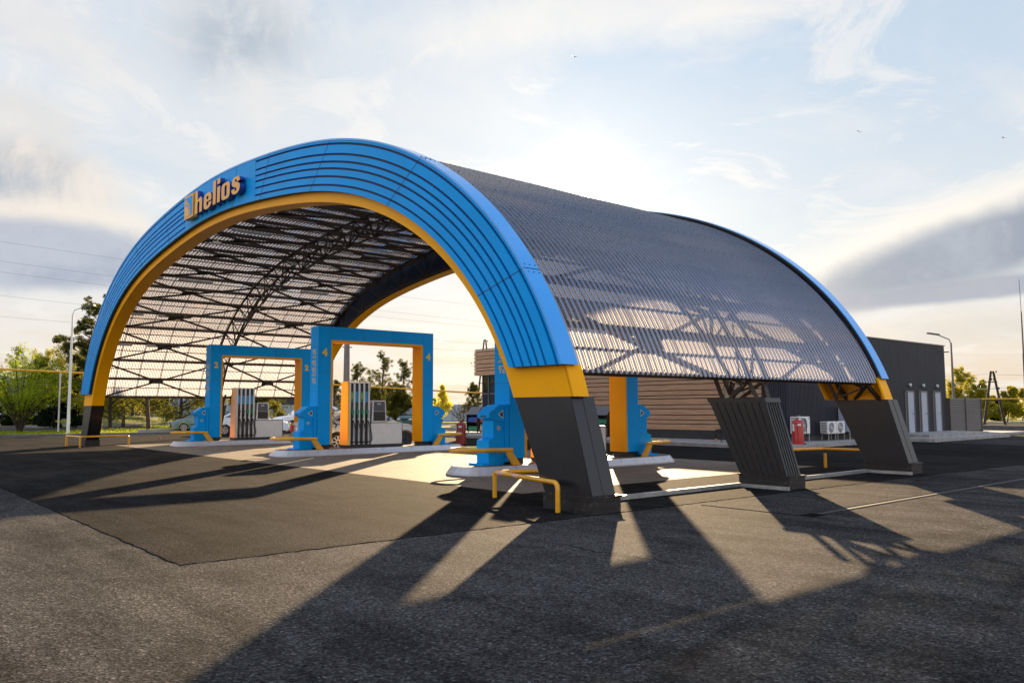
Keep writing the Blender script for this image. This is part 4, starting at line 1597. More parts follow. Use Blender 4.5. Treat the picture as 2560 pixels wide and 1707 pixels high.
# ------------------------------------------------------------------ shop building
shop = thing('shop_building', 'low shop clad in brown boards with a dark ribbed metal side and three white doors', 'building')
YW = 23.0
def slats(name, x0, x1, z0, z1, y, parent, m, ret=False):
    """horizontal boards of uneven height with dark gaps"""
    rr = random.Random(7)
    b = MB()
    z = z0
    hs = [.30, .20, .24, .30, .20, .30, .16, .24]
    i = 0
    while z < z1 - .06:
        h = min(hs[i % 8], z1 - z)
        b.box(x0, x1, y, y + .06, z + .02, z + h - .02)
        z += h
        i += 1
    return b.build(name, m, parent)
MB().box(-15.9, 5.04, YW + .065, 39.7, 3.78, 5.36).build('upper_wall', M['plinth'], shop)
MB().box(-10.9, 5.04, YW + .066, 39.7, .15, 3.78).build('wall', M['plinth'], shop)
slats('cladding', -15.95, 5.06, 3.75, 5.40, YW, shop, M['wood'])
slats('cladding', -10.95, 5.06, .56, 3.74, YW, shop, M['wood'])
s_ = MB()
z = 3.75
i = 0
hs = [.30, .20, .24, .30, .20, .30, .16, .24]
while z < 5.34:
    h = min(hs[i % 8], 5.40 - z)
    s_.box(-15.98, -15.92, YW + .001, 39, z + .02, z + h - .02)
    z += h
    i += 1
s_.build('side_cladding', M['wood'], shop)
MB().box(-15.9, 5.06, YW + .0, YW + .07, 5.40, 5.46).build('coping', M['frame'], shop)
MB().box(-10.95, 5.07, YW - .004, YW + .05, .15, .55).build('base_strip', M['plinth'], shop)
# glazed shop front
gl = MB()
gl.box(-15.3, -10.95, YW + .35, YW + .37, .2, 3.75)
gl.build('shop_window', M['shop_glass'], shop)
fr = MB()
for xx in (-15.5, -14.9, -13.8, -12.4, -11.0):
    fr.box(xx - .05, xx + .05, YW + .30, YW + .42, .15, 3.78)
fr.box(-15.5, -11, YW + .30, YW + .42, 2.55, 2.63)
fr.box(-15.5, -11, YW + .30, YW + .42, .15, .25)
fr.build('window_frame', M['frame'], shop)
MB().box(-15.5, -14.95, YW + .33, YW + .345, .2, 3.75).build('dark_window', M['shop_glass_dark'], shop)
MB().box(-15.55, -11.0, YW + .3, 39, .0, .14).build('shop_floor', M['concrete_kerb'], shop)
MB().box(-15.56, -15.53, YW + .4, 39, .15, 3.78).build('side_window', M['shop_glass'], shop)
# window in the boards
MB().box(3.13, 4.16, YW - .012, YW + .02, 2.1, 2.95).build('window', M['shop_glass_dark'], shop)
MB().box(3.10, 4.19, YW - .008, YW + .015, 2.06, 2.99).build('window_surround', M['black'], shop)
# dark ribbed volume
XW = 6.42
MB().box(5.07, XW - .03, YW + .03, 39.7, .15, 5.10).build('side_block', M['dwall'], shop)
r1 = MB()
y = YW + .03
k = 0
while y < 39.7:
    w_ = .055
    r1.hexa([(XW - .03, y, .35), (XW, y + .015, .35), (XW, y + w_ - .015, .35), (XW - .03, y + w_, .35)], [(XW - .03, y, 5.08), (XW, y + .015, 5.08), (XW, y + w_ - .015, 5.08), (XW - .03, y + w_, 5.08)])
    y += .11
    k += 1
r1.build('ribbed_wall', M['dwall'], shop)
r2 = MB()
x = 5.08
while x < XW - .05:
    r2.hexa([(x, YW + .03, .35), (x + .055, YW + .03, .35), (x + .04, YW, .35), (x + .015, YW, .35)], [(x, YW + .03, 5.08), (x + .055, YW + .03, 5.08), (x + .04, YW, 5.08), (x + .015, YW, 5.08)])
    x += .11
r2.build('ribbed_wall', M['dwall'], shop)
MB().box(5.05, XW + .03, YW - .02, 39.73, 5.10, 5.16).build('coping', M['frame'], shop)
MB().box(5.07, XW + .004, YW - .004, 39.68, .15, .34).build('base_strip', M['plinth'], shop)
vp = MB()
for yy in np.arange(YW + 1.1, 39.6, 1.1):
    vp.box(XW + .001, XW + .008, yy - .012, yy + .012, .35, 5.1)
vp.build('panel_seam', M['black'], shop)
for yy in (34.9, 36.55, 38.35):
    y0, y1 = yy - .50, yy + .50
    f = MB()
    f.box(XW - .02, XW + .045, y0 - .07, y0, .30, 2.50)
    f.box(XW - .02, XW + .045, y1, y1 + .07, .30, 2.50)
    f.box(XW - .02, XW + .045, y0 - .07, y1 + .07, 2.45, 2.52)
    fr_ = f.build('door_frame', M['frame'], shop)
    dr = MB().box(XW - .02, XW + .022, y0 + .30, y1, .30, 2.45).build('door', M['door'], shop)
    dk = MB().box(XW - .02, XW + .012, y0, y0 + .30, .30, 2.45).build('door_recess', M['black'], shop)
    h_ = MB()
    h_.bar((XW + .03, y1 - .12, 1.30), (XW + .07, y1 - .12, 1.30), .03)
    h_.bar((XW + .07, y1 - .12, 1.30), (XW + .07, y1 - .26, 1.30), .03)
    h_.build('handle', M['black'], dr)
    l_ = MB().lathe([(.0, 0), (.11, 0), (.12, .03), (.10, .10), (0, .12)], 14, 'x', (XW + .005, yy + .05, 2.80)).build('wall_lamp', M['galv'], shop)
MB().box(XW + .002, XW + .40, 39.3, 39.4, 4.72, 4.78).build('camera_arm', M['galv'], shop)
MB().tube([(-13.2, YW + .2, 5.4), (-13.2, YW + .2, 5.75), (-12.6, YW + .2, 6.0), (-12.3, YW + .2, 6.02)], .025, 8).build('roof_pipe', M['wire'], shop)
# louvre fence beyond the shop
lf = thing('louvre_fence', 'dark brown louvred metal screen at the far end of the shop', 'fence')
b = MB()
zz = .28
while zz < 2.08:
    b.hexa([(6.5, 39.8, zz), (6.54, 39.8, zz), (6.54, 44.5, zz), (6.5, 44.5, zz)], [(6.46, 39.8, zz + .12), (6.50, 39.8, zz + .12), (6.50, 44.5, zz + .12), (6.46, 44.5, zz + .12)])
    zz += .135
b.build('slats', M['dfence'], lf)
MB().box(6.38, 6.46, 39.8, 44.5, .14, 2.13).build('backing', M['dfence'], lf)
for yy in (39.82, 42.1, 44.5):
    MB().box(6.36, 6.56, yy - .04, yy + .04, 0, 2.14).build('post', M['dfence'], lf)
# pavements round the shop, steps
flat('pavement', [(-17.2, 18.6), (-9, 18.6), (-7, 19.3), (8.15, 19.3), (8.15, 47), (5.05, 47), (5.05, 23.2), (-17.2, 23.2)], .15, M['concrete_kerb'])
st1 = MB()
st1.box(XW + .001, 9.35, 30.6, 40.4, 0, .155)
st1.build('steps', M['concrete_kerb'], kind='structure')
st2 = MB()
st2.box(XW + .001, 8.45, 32.2, 39.9, .15, .30)
st2.build('steps', M['concrete_kerb'], kind='structure')

# air conditioning units
def ac(x, y, w, h, z0, label):
    t = thing('air_conditioner', label, 'air conditioner', (x, y, .15), group='outdoor air conditioning units by the shop wall')
    # front faces +x
    MB().box(-.38, 0, 0, w, z0, z0 + h).build('casing', M['white_gloss'], t, bevel=.02)
    cy, cz = w * .42, z0 + h * .5
    r = min(w * .36, h * .42)
    MB().lathe([(0, 0), (r, 0), (r, .006), (0, .006)], 32, 'x', (.002, cy, cz)).build('fan_recess', M['screen'], t)
    gr = MB()
    for k in range(1, 9):
        rr = r * k / 8
        pts = [(.015, cy + rr * math.cos(R(a)), cz + rr * math.sin(R(a))) for a in range(0, 361, 15)]
        gr.tube(pts, .006, 4, False)
    for a in range(0, 360, 45):
        gr.bar((.015, cy, cz), (.015, cy + r * math.cos(R(a)), cz + r * math.sin(R(a))), .008)
    gr.build('fan_grille', M['tube'], t)
    MB().lathe([(0, 0), (r * .16, 0), (r * .14, .02), (0, .02)], 16, 'x', (.012, cy, cz)).build('fan_hub', M['white_gloss'], t)
    g = MB()
    for k in range(int(h / .07)):
        zz = z0 + .04 + k * .07
        if zz < z0 + h - .05:
            g.box(-.34, -.05, -.004, .0, zz, zz + .035)
    g.build('side_vent', M['frame'], t)
    MB().box(.0, .003, w * .84, w * .93, z0 + h * .85, z0 + h * .93).build('badge', M['cyan'], t)
    for yy in (.08, w - .08):
        l = MB()
        for xx in (-.34, -.02):
            l.bar((xx, yy, 0), (xx, yy, z0), .03)
        l.bar((-.36, yy, z0 - .015), (.02, yy, z0 - .015), .03)
        l.build('stand', M['galv'], t)
    return t
ac(6.9, 22.86, .98, .74, .36, 'largest outdoor air conditioning unit, half behind the bright red extinguisher')
ac(6.9, 25.35, .78, .55, .31, 'left one of the pair of small outdoor air conditioning units')
ac(6.9, 26.18, .76, .55, .31, 'right one of the pair of small outdoor air conditioning units')
wb = thing('meter_cabinet', 'tall pale blue white cabinet on a frame half hidden behind the rear right pier', 'cabinet', (6.8, 27.25, .15))
MB().box(-.30, .25, -.15, 1.5, .36, 1.52).build('casing', M['door'], wb, bevel=.01)
for yy in (-.10, 1.45):
    MB().bar((.2, yy, 0), (.2, yy, .36), .04).build('leg', M['galv'], wb)

# drinks display cabinets
def bottle_row(parent, name, mats, x0, x1, z, y, r=.05, h=.27):
    n = int((x1 - x0) / (r * 2.1))
    for mi, m_ in enumerate(mats):
        b = MB()
        for i in range(n):
            if (i * len(mats)) // n != mi:
                continue
            xx = x0 + r * 1.05 + i * r * 2.1
            b.lathe([(r * .9, 0), (r, .02), (r, h * .6), (r * .35, h * .82), (r * .35, h), (0, h)], 10, 'z', (xx, y, z))
        if b.v:
            b.build(name, m_, parent)
def display(x, y, label, row1, row2):
    t = thing('drinks_cabinet', label, 'display cabinet', (x, y, .15), group='outdoor drinks display cabinets at the shop')
    w, hh, dpt = 1.12, 1.58, .62
    f = MB()
    f.box(0, w, .0, .03, 0.08, hh)
    f.box(0, .04, -dpt, 0, .08, 1.15)
    f.box(w - .04, w, -dpt, 0, .08, 1.15)
    f.prism([(-dpt, 1.15), (0, 1.15), (0, hh), (-.25, hh)], 'x', 0, .04)
    f.prism([(-dpt, 1.15), (0, 1.15), (0, hh), (-.25, hh)], 'x', w - .04, w)
    f.build('case', M['black'], t)
    for z_ in (.08, .62):
        MB().box(.04, w - .04, -dpt, 0, z_, z_ + .04).build('shelf', M['black'], t)
    MB().prism([(-dpt - .02, 1.13), (-.25, hh + .02), (-.25, hh - .02), (-dpt, 1.10)], 'x', .0, w).build('lid', M['lid'], t)
    MB().prism([(-.25, hh + .02), (.03, hh + .02), (.03, hh - .01), (-.25, hh - .01)], 'x', .0, w).build('top', M['lid'], t)
    MB().box(.0, w, -dpt - .025, -dpt + .0, 1.33 - .21, 1.33 - .19).build('lid_edge', M['black'], t)
    bottle_row(t, 'bottle', row1[0], .06, w - .06, .66, -dpt + .12, .055, row1[1])
    bottle_row(t, 'bottle', row2[0], .06, w - .06, .12, -dpt + .12, .055, row2[1])
    for xx in (.1, w - .1):
        MB().lathe([(.04, 0), (.04, .08)], 8, 'z', (xx, -dpt + .1, 0)).build('castor', M['black'], t)
    return t
display(-15.6, 22.7, 'left drinks cabinet by the shop window, blue bottles over green ones', ([M['bottle_blue'], M['bottle_blue'], M['bottle_violet']], .34), ([M['bottle_green']], .30))
display(-14.4, 22.7, 'drinks cabinet with red bottles beside the one with blue bottles', ([M['bottle_red']], .36), ([M['bottle_white']], .42))
display(-4.6, 22.7, 'drinks cabinet with green bottles behind the nearest portal', ([M['bottle_green']], .30), ([M['bottle_white']], .42))

# seated person mostly hidden behind the ribbed pier
def seated_person():
    verts = [(0, 0, .50), (0, .02, .72), (0, .03, .98), (0, .03, 1.10), (0, 0, 1.22), (0, -.02, 1.34),
             (.18, .03, 1.02), (.27, -.05, .76), (.18, -.30, .62), (-.18, .03, 1.02), (-.27, -.05, .76), (-.18, -.30, .62),
             (.10, -.02, .50), (.13, -.46, .50), (.13, -.44, .08), (.13, -.60, .05), (-.10, -.02, .50), (-.13, -.46, .50), (-.13, -.44, .08), (-.13, -.60, .05)]
    edges_ = [(0, 1), (1, 2), (2, 3), (3, 4), (4, 5), (2, 6), (6, 7), (7, 8), (2, 9), (9, 10), (10, 11), (0, 12), (12, 13), (13, 14), (14, 15), (0, 16), (16, 17), (17, 18), (18, 19)]
    rad = [.15, .14, .15, .06, .09, .10, .07, .05, .035, .07, .05, .035, .10, .07, .045, .04, .10, .07, .045, .04]
    me = bpy.data.meshes.new('person')
    me.from_pydata(verts, edges_, [])
    o = bpy.data.objects.new('person', me)
    C.objects.link(o)
    sk = o.modifiers.new('skin', 'SKIN')
    for i, v in enumerate(me.skin_vertices[0].data):
        v.radius = (rad[i], rad[i])
        v.use_root = (i == 0)
    ss = o.modifiers.new('sub', 'SUBSURF')
    ss.levels = 2
    ss.render_levels = 2
    dg = bpy.context.evaluated_depsgraph_get()
    m2 = bpy.data.meshes.new_from_object(o.evaluated_get(dg))
    bpy.data.objects.remove(o)
    m2.materials.clear()
    for m_ in (M['denim'], M['dcloth'], M['skin_tone']):
        m2.materials.append(m_)
    for p in m2.polygons:
        c = p.center
        p.material_index = 2 if (c.z > 1.14 or (c.z < .16) or (abs(c.x) > .1 and c.y < -.26 and c.z > .58)) else (1 if c.z < .56 or c.y < -.25 else 0)
    o = bpy.data.objects.new('person', m2)
    C.objects.link(o)
    hb = bmesh.new()
    bmesh.ops.create_icosphere(hb, subdivisions=2, radius=.112)
    hm = bpy.data.meshes.new('hair')
    for v in hb.verts:
        v.co = Vector((v.co.x, v.co.y + .02, v.co.z * 1.0 + 1.36))
    hb.to_mesh(hm)
    hb.free()
    hm.materials.append(M['dcloth'])
    ho = bpy.data.objects.new('hair', hm)
    C.objects.link(ho)
    ho.parent = o
    return o
pe = seated_person()
tag(pe, 'person in dark blue seated by the boarded wall, almost hidden by the ribbed pier', 'person')
pe.location = (4.62, 20.9, .15)
pe.rotation_euler = (0, 0, R(-50))
ch = thing('chair', 'thin legged black chair under the seated person beside the shop wall', 'chair', (4.62, 20.9, .15), R(-50))
MB().box(-.22, .22, -.24, .20, .33, .36).build('seat', M['black'], ch)
MB().box(-.22, .22, .19, .21, .60, .90).build('backrest', M['black'], ch)
for sx in (-.2, .2):
    for sy in (-.22, .2):
        MB().bar((sx, sy, 0), (sx, sy, .9 if sy > 0 else .33), .02).build('leg', M['black'], ch)

# ------------------------------------------------------------------ cars
def make_car(label, kind, paint, s, loc, rz, rims=('rim', 'rim'), plate=False, group='cars round the filling station'):
    """car points along +y, origin on the ground under its centre"""
    t = thing('parked_car', label, 'car', loc, rz, group)
    t.scale = (s, s, s)
    if kind == 'saloon':
        L_, Wd = 4.78, .90
        prof = [(-2.36, .28), (-2.39, .50), (-2.36, .62), (-2.34, .92), (-2.28, 1.00), (-1.65, 1.06), (-1.30, 1.07), (.75, 1.00), (1.0, .98), (1.70, .88), (2.20, .76), (2.34, .62), (2.40, .45), (2.36, .26)]
        cab = [(-1.62, 1.03), (-.98, 1.37), (-.55, 1.42), (.10, 1.42), (.45, 1.36), (1.12, .96)]
        wf, wr = 1.47, -1.38
    elif kind == 'wagon':
        L_, Wd = 4.58, .85
        prof = [(-2.22, .28), (-2.28, .45), (-2.24, .62), (-2.26, .95), (-2.10, 1.0), (.85, .98), (1.1, .96), (1.9, .86), (2.18, .74), (2.28, .5), (2.24, .26)]
        cab = [(-2.16, .98), (-1.95, 1.36), (-1.6, 1.44), (.05, 1.46), (.35, 1.40), (1.10, .94)]
        wf, wr = 1.42, -1.20
    elif kind == 'suv':
        L_, Wd = 4.75, .93
        prof = [(-2.30, .40), (-2.36, .60), (-2.34, 1.10), (-2.2, 1.16), (.9, 1.16), (1.2, 1.14), (2.1, 1.02), (2.34, .86), (2.40, .6), (2.34, .38)]
        cab = [(-2.2, 1.14), (-1.95, 1.68), (-1.7, 1.76), (.2, 1.78), (.45, 1.72), (1.15, 1.12)]
        wf, wr = 1.48, -1.35
    else:  # mpv
        L_, Wd = 4.4, .88
        prof = [(-2.10, .28), (-2.16, .45), (-2.12, 1.0), (-2.0, 1.04), (1.2, 1.02), (1.9, .92), (2.14, .72), (2.2, .45), (2.14, .26)]
        cab = [(-2.06, 1.0), (-1.9, 1.50), (-1.65, 1.60), (.2, 1.62), (.5, 1.55), (1.45, 1.0)]
        wf, wr = 1.35, -1.25
    wr_r = .315 if kind != 'suv' else .38
    ar = wr_r + .055
    zb = prof[0][1]
    # bottom outline with wheel arches
    bot = []
    for c in (wf, wr):
        a0 = math.asin(min(1, (zb - wr_r) / ar))
        arc_ = [(c + ar * math.cos(a), wr_r + ar * math.sin(a)) for a in np.linspace(a0, PI - a0, 11)]
        bot += arc_
    poly = prof + bot
    b = MB()
    n = len(poly)
    sl = [(-Wd, .90), (-Wd * .985, .97), (-Wd * .9, 1.0), (Wd * .9, 1.0), (Wd * .985, .97), (Wd, .90)]
    yc, zc = 0, .62
    for (x_, k_) in sl:
        for i, (py, pz) in enumerate(poly):
            kk = 1 - (1 - k_) * .35
            top = pz > .8
            xx = x_ * (1 - .05 * max(0, (pz - .75)) / .4) * (1 - .10 * max(0, abs(py) - 1.7) / .7)
            b.v.append((xx, py * (kk if i < len(prof) else 1), (zc + (pz - zc) * (k_ if top else 1)) if i < len(prof) else pz))
    for q in range(len(sl) - 1):
        for i in range(n):
            b.face((q * n + i, q * n + (i + 1) % n, (q + 1) * n + (i + 1) % n, (q + 1) * n + i))
    b.face(list(range(n)))
    b.face(list(range((len(sl) - 1) * n, len(sl) * n))[::-1])
    b.build('body', M[paint], t, smooth=True)
    # cabin
    cb = MB()
    nc = len(cab)
    zt_ = max(p[1] for p in cab)
    z0_ = cab[0][1]
    def cx(pz, w=Wd):
        return w * (.93 - .22 * (pz - z0_) / (zt_ - z0_))
    for sgn in (-1, 1):
        for py, pz in cab:
            cb.v.append((sgn * cx(pz), py, pz))
    for i in range(nc):
        cb.face((i, (i + 1) % nc, nc + (i + 1) % nc, nc + i))
    cb.face(tuple(range(nc)))
    cb.face(tuple(range(nc, 2 * nc))[::-1])
    cb.build('roof', M[paint], t, bevel=.03)
    # side windows
    mid = [(p[0], p[1]) for p in cab]
    def shrink(P, k, dz):
        cy_ = sum(p[0] for p in P) / len(P)
        return [(cy_ + (p[0] - cy_) * k, z0_ + .03 + (p[1] - z0_) * dz) for p in P]
    wn = shrink(mid, .86, .84)
    for sgn in (-1, 1):
        yL, yR = min(p[0] for p in wn), max(p[0] for p in wn)
        cuts = [yL, yL + (yR - yL) * .30, yL + (yR - yL) * .62, yR]
        upper = sorted(wn)
        def ztop(y_):
            return np.interp(y_, [p[0] for p in upper], [p[1] for p in upper])
        for q in range(3):
            a_, c_ = cuts[q] + .03, cuts[q + 1] - .03
            ys_ = np.linspace(a_, c_, 7)
            top_ = [(float(y_), float(ztop(y_))) for y_ in ys_]
            low = [(c_, z0_ + .03), (a_, z0_ + .03)]
            P = top_ + low
            w_ = MB()
            w_.add([(sgn * (cx(p[1]) + .006), p[0], p[1]) for p in P], [tuple(range(len(P)))])
            w_.build('side_window', M['car_glass'], t)
    for (i0, i1, nm) in ((0, 1, 'rear_window'), (nc - 2, nc - 1, 'windscreen')):
        (ya, za), (yb, zb_) = cab[i0], cab[i1]
        w_ = MB()
        pts = []
        for u, wscale in ((.10, .86), (.92, .86)):
            y_ = ya + (yb - ya) * u
            z_ = za + (zb_ - za) * u
            off = .012 if nm == 'rear_window' else .012
            dy = -off if nm == 'rear_window' else off
            pts.append((y_ + dy, z_ + off, cx(z_) * wscale))
        (y0_, zz0, w0), (y1_, zz1, w1) = pts
        w_.add([(-w0, y0_, zz0), (w0, y0_, zz0), (w1, y1_, zz1), (-w1, y1_, zz1)], [(0, 1, 2, 3)])
        w_.build(nm, M['car_glass'], t)
    # sills, bumpers
    MB().box(-Wd * .96, Wd * .96, wr + ar, wf - ar, zb - .06, zb + .02).build('sill', M['trim'], t)
    MB().box(-Wd - .004, Wd + .004, wr + ar + .03, wf - ar - .03, .50, .56).build('side_strip', M['trim'], t)
    yr_, yf_ = prof[1][0], prof[-2][0]
    bp = M[paint] if kind != 'wagon' else M['trim']
    MB().box(-Wd * .90, Wd * .90, yr_ - .07, yr_ + .10, .32, .58).build('rear_bumper', bp, t, bevel=.03)
    MB().box(-Wd * .88, Wd * .88, yf_ - .10, yf_ + .06, .28, .54).build('front_bumper', bp, t, bevel=.03)
    for sgn in (-1, 1):
        MB().box(min(sgn * Wd * .70, sgn * Wd * .90), max(sgn * Wd * .70, sgn * Wd * .90), yr_ - .0, yr_ + .12, .66, .93).build('tail_lamp', M['lamp_red'], t, bevel=.02)
        MB().box(min(sgn * Wd * .50, sgn * Wd * .84), max(sgn * Wd * .50, sgn * Wd * .84), yf_ - .16, yf_ + .02, .60, .75).build('headlight', M['lamp_clear'], t, bevel=.03)
        MB().box(min(sgn * Wd * .97, sgn * (Wd + .16)), max(sgn * Wd * .97, sgn * (Wd + .16)), cab[-1][0] - .45, cab[-1][0] - .34, z0_ + .0, z0_ + .13).build('mirror', M[paint], t, bevel=.02)
        for yy in (.55, -.45):
            MB().box(min(sgn * Wd, sgn * (Wd + .02)), max(sgn * Wd, sgn * (Wd + .02)), yy - .10, yy + .08, .80, .83).build('door_handle', M['trim'], t)
    MB().box(-.30, .30, yf_ + .0, yf_ + .03, .58, .74).build('grille', M['trim'], t)
    for (c, rk) in ((wr, rims[0]), (wf, rims[1])):
        for sgn in (-1, 1):
            xw = sgn * (Wd - .11)
            wh = MB().lathe([(wr_r * .66, -.10), (wr_r * .96, -.105), (wr_r, -.07), (wr_r, .07), (wr_r * .96, .105), (wr_r * .66, .10)], 28, 'x', (xw, c, wr_r)).build('wheel', M['rubber'], t, smooth=True)
            r_ = MB()
            r_.lathe([(0, .02), (wr_r * .18, .03), (wr_r * .2, .0), (wr_r * .64, -.02), (wr_r * .67, .02)], 24, 'x', (0, 0, 0))
            ro = r_.build('rim', M['trim'] if rk == 'rim' else M['rim_dark'], wh)
            ro.location = (xw + sgn * .085, c, wr_r)
            ro.rotation_euler = (0, 0, 0 if sgn > 0 else PI)
            sp_ = MB()
            ns = 8 if rk == 'rim' else 5
            for k in range(ns):
                a = 2 * PI * k / ns
                sp_.bar((.03, .04 * math.cos(a), .04 * math.sin(a)), (.03, wr_r * .66 * math.cos(a), wr_r * .66 * math.sin(a)), .035 if rk == 'rim' else .02, .07, up=(1, 0, 0))
            pts = [(.03, wr_r * .65 * math.cos(2 * PI * k / 24), wr_r * .65 * math.sin(2 * PI * k / 24)) for k in range(25)]
            sp_.tube(pts, .015, 5, False)
            so = sp_.build('spokes', M['rim'] if rk == 'rim' else M['rim_dark'], wh)
            so.location = (xw + sgn * .085, c, wr_r)
            so.rotation_euler = (0, 0, 0 if sgn > 0 else PI)
    if plate:
        pl = MB().box(-.27, .27, yr_ - .005, yr_ + .02, .68, .80).build('licence_plate', M['plate'], t)
        text_obj('plate_text', '579BXV 02', .105, M['black'], pl, (0, yr_ - .007, .74), (PI / 2, 0, 0), .001, .85, .001)
    return t
S1 = 1.12
make_car('silver saloon with a silver rear wheel and a black front wheel, fuelling behind portal 4', 'saloon', 'silver_car', S1, (-3.6 - .9 * S1, 8.1, 0), 0, ('rim', 'steel'), True)
make_car('pale green estate car parked beyond the kerb left of portal 2', 'wagon', 'green_car', 1.06, (-36.9, 13.2, .0), R(180 - 18))
make_car('white saloon facing right behind the dispenser of portal 2', 'saloon', 'white_car', 1.06, (-26.2, 12.3, 0), R(-28))
make_car('white off-roader facing left between portals 2 and 4', 'suv', 'white_car', 1.05, (-31.8, 19.1, 0), R(180 - 4))
make_car('dark teal people carrier far behind portal 4', 'mpv', 'teal_car', 1.08, (-36.6, 32.6, 0), R(180 + 22))
make_car('far red hatchback beyond the rear bin of portal 4', 'mpv', 'red_car', 1.0, (-47.6, 38.6, 0), R(120))

# ------------------------------------------------------------------ poles, pipes, wires
def street_lamp(label, x, y, h, adir, alen, m=M['galv'], lean=(0, 0), double=False):
    t = thing('street_lamp', label, 'street lamp', (x, y, 0), group='street lamps')
    tx, ty = lean
    MB().tube([(0, 0, 0), (tx * .5, ty * .5, h * .5), (tx, ty, h)], [.11, .09, .06], 10).build('pole', m, t, smooth=True)
    d = Vector((math.cos(adir), math.sin(adir), 0))
    e = Vector((tx, ty, h)) + d * alen + Vector((0, 0, alen * .62))
    MB().tube([(tx, ty, h - .1), tuple(Vector((tx, ty, h)) + d * .12 + Vector((0, 0, .25))), tuple(e)], .04, 8).build('arm', m, t, smooth=True)
    e2 = e + d * .75 + Vector((0, 0, .12))
    MB().bar(tuple(e - d * .1), tuple(e2), .30, .10).build('lamp_head', M['frame'], t)
    return t
camr = Vector((.648, .761, 0))
street_lamp('tall white street lamp left of the canopy, in front of the pines', -37.0, 3.85, 8.35, math.atan2(.761, .648), .75, M['white'], (0, 0))
street_lamp('street lamp behind the dark end of the shop, arm to the left', 0.6, 56.0, 6.5, math.atan2(-.761, -.648), 1.0, M['conc_pole'])
# yellow gas pipe on posts
gp = thing('gas_pipe', 'overhead yellow gas pipe carried on thin posts beyond the station', 'pipe')
pp = [(-39.3, -30, 4.75), (-39.3, 0, 4.46), (-39.3, 3.7, 4.36), (-39.3, 14, 4.05), (-39.3, 25.2, 3.80), (-39.3, 39.7, 3.28), (-39.3, 60, 2.9)]
MB().tube(pp, .075, 8).build('pipe', M['guard'], gp, smooth=True)
for yy in (-9, 3.7, 15.75, 27.5, 45):
    zt_ = float(np.interp(yy, [p[1] for p in pp], [p[2] for p in pp]))
    MB().tube([(-39.3, yy, 0), (-39.3, yy, zt_)], .06, 8).build('post', M['galv'], gp, smooth=True)
# far lower pipe on the right
gp2 = thing('gas_pipe', 'low yellow gas pipe before the trees at the far right', 'pipe')
MB().tube([(-3, 62, 2.3), (8, 58.5, 2.2), (16, 55, 2.0)], .06, 6).build('pipe', M['guard'], gp2)
MB().tube([(8, 58.5, 0), (8, 58.5, 2.2)], .05, 6).build('post', M['galv'], gp2)
# thick concrete pole and thin pole behind portal 4
cp_ = thing('utility_pole', 'thick grey concrete pole rising behind the dispenser of portal 4', 'pole', (-41.2, 27.6, 0))
MB().tube([(0, 0, 0), (0, 0, 12.5)], [.34, .20], 12).build('shaft', M['conc_pole'], cp_, smooth=True)
MB().tube([(-.30, -.3, 7.4), (-.1, -.1, 7.3), (.35, .35, 7.35)], .05, 6).build('clamp', M['frame'], cp_)
tp_ = MB().tube([(-40.7, 25.9, 0), (-40.7, 25.9, 8.2)], [.09, .06], 8).build('utility_pole', M['white'], smooth=True)
tag(tp_, 'thin white pole just left of the thick concrete pole', 'pole')
# A-frame pylons
def aframe(x, y, h, sp, label, rz):
    t = thing('utility_pole', label, 'pole', (x, y, 0), rz, group='A shaped wooden power poles')
    for s_ in (-1, 1):
        MB().tube([(s_ * sp / 2, 0, 0), (s_ * .10, 0, h)], [.13, .10], 8).build('leg', M['bark'], t, smooth=True)
    for z_, w_ in ((h * .80, .42), (h * .46, .9), (h * .25, 1.15)):
        MB().bar((-sp / 2 * (1 - z_ / h) - .25, .02, z_), (sp / 2 * (1 - z_ / h) + .25, .02, z_), .09).build('crossbar', M['bark'], t)
    MB().bar((-sp * .75, .02, h * .67), (.5, .02, h * .67), .05).build('crossbar', M['galv'], t)
    for xx, zz in ((-sp * .72, h * .70), (-sp * .55, h * .70), (.55, h * .66), (.35, h * .97), (-.1, h * .83), (.1, h * .83)):
        MB().lathe([(.05, 0), (.10, .05), (.05, .12), (.09, .16), (0, .2)], 8, 'z', (xx, 0, zz)).build('insulator', M['black'], t)
    return t
aframe(-2.3, 72.6, 4.9, 1.9, 'A shaped wooden power pole beside the louvred screen at far right', R(49))
aframe(-62, 60.5, 11.2, 2.6, 'distant A shaped wooden power pole among the pines behind portal 4', R(49))
# lightning mast and blue totem at right edge
ms = thing('lightning_mast', 'very tall thin lightning mast at the far right edge', 'mast', (5.55, 55.6, 0))
MB().tube([(0, 0, 0), (0, 0, 5.4), (0, 0, 5.42), (0, 0, 8.4)], [.12, .08, .06, .045], 8).build('mast_tube', M['frame'], ms, smooth=True)
MB().tube([(0, 0, 8.4), (-.02, 0, 10.7)], .018, 6).build('rod', M['frame'], ms)
ts = thing('price_totem', 'blue sign board cut off by the right edge of the picture', 'sign', (8.6, 58.6, 0))
MB().box(0, 1.2, -.15, .15, 1.4, 5.0).build('board', M['bluesign'], ts)
MB().box(.4, .8, -.1, .1, 0, 1.4).build('post', M['frame'], ts)
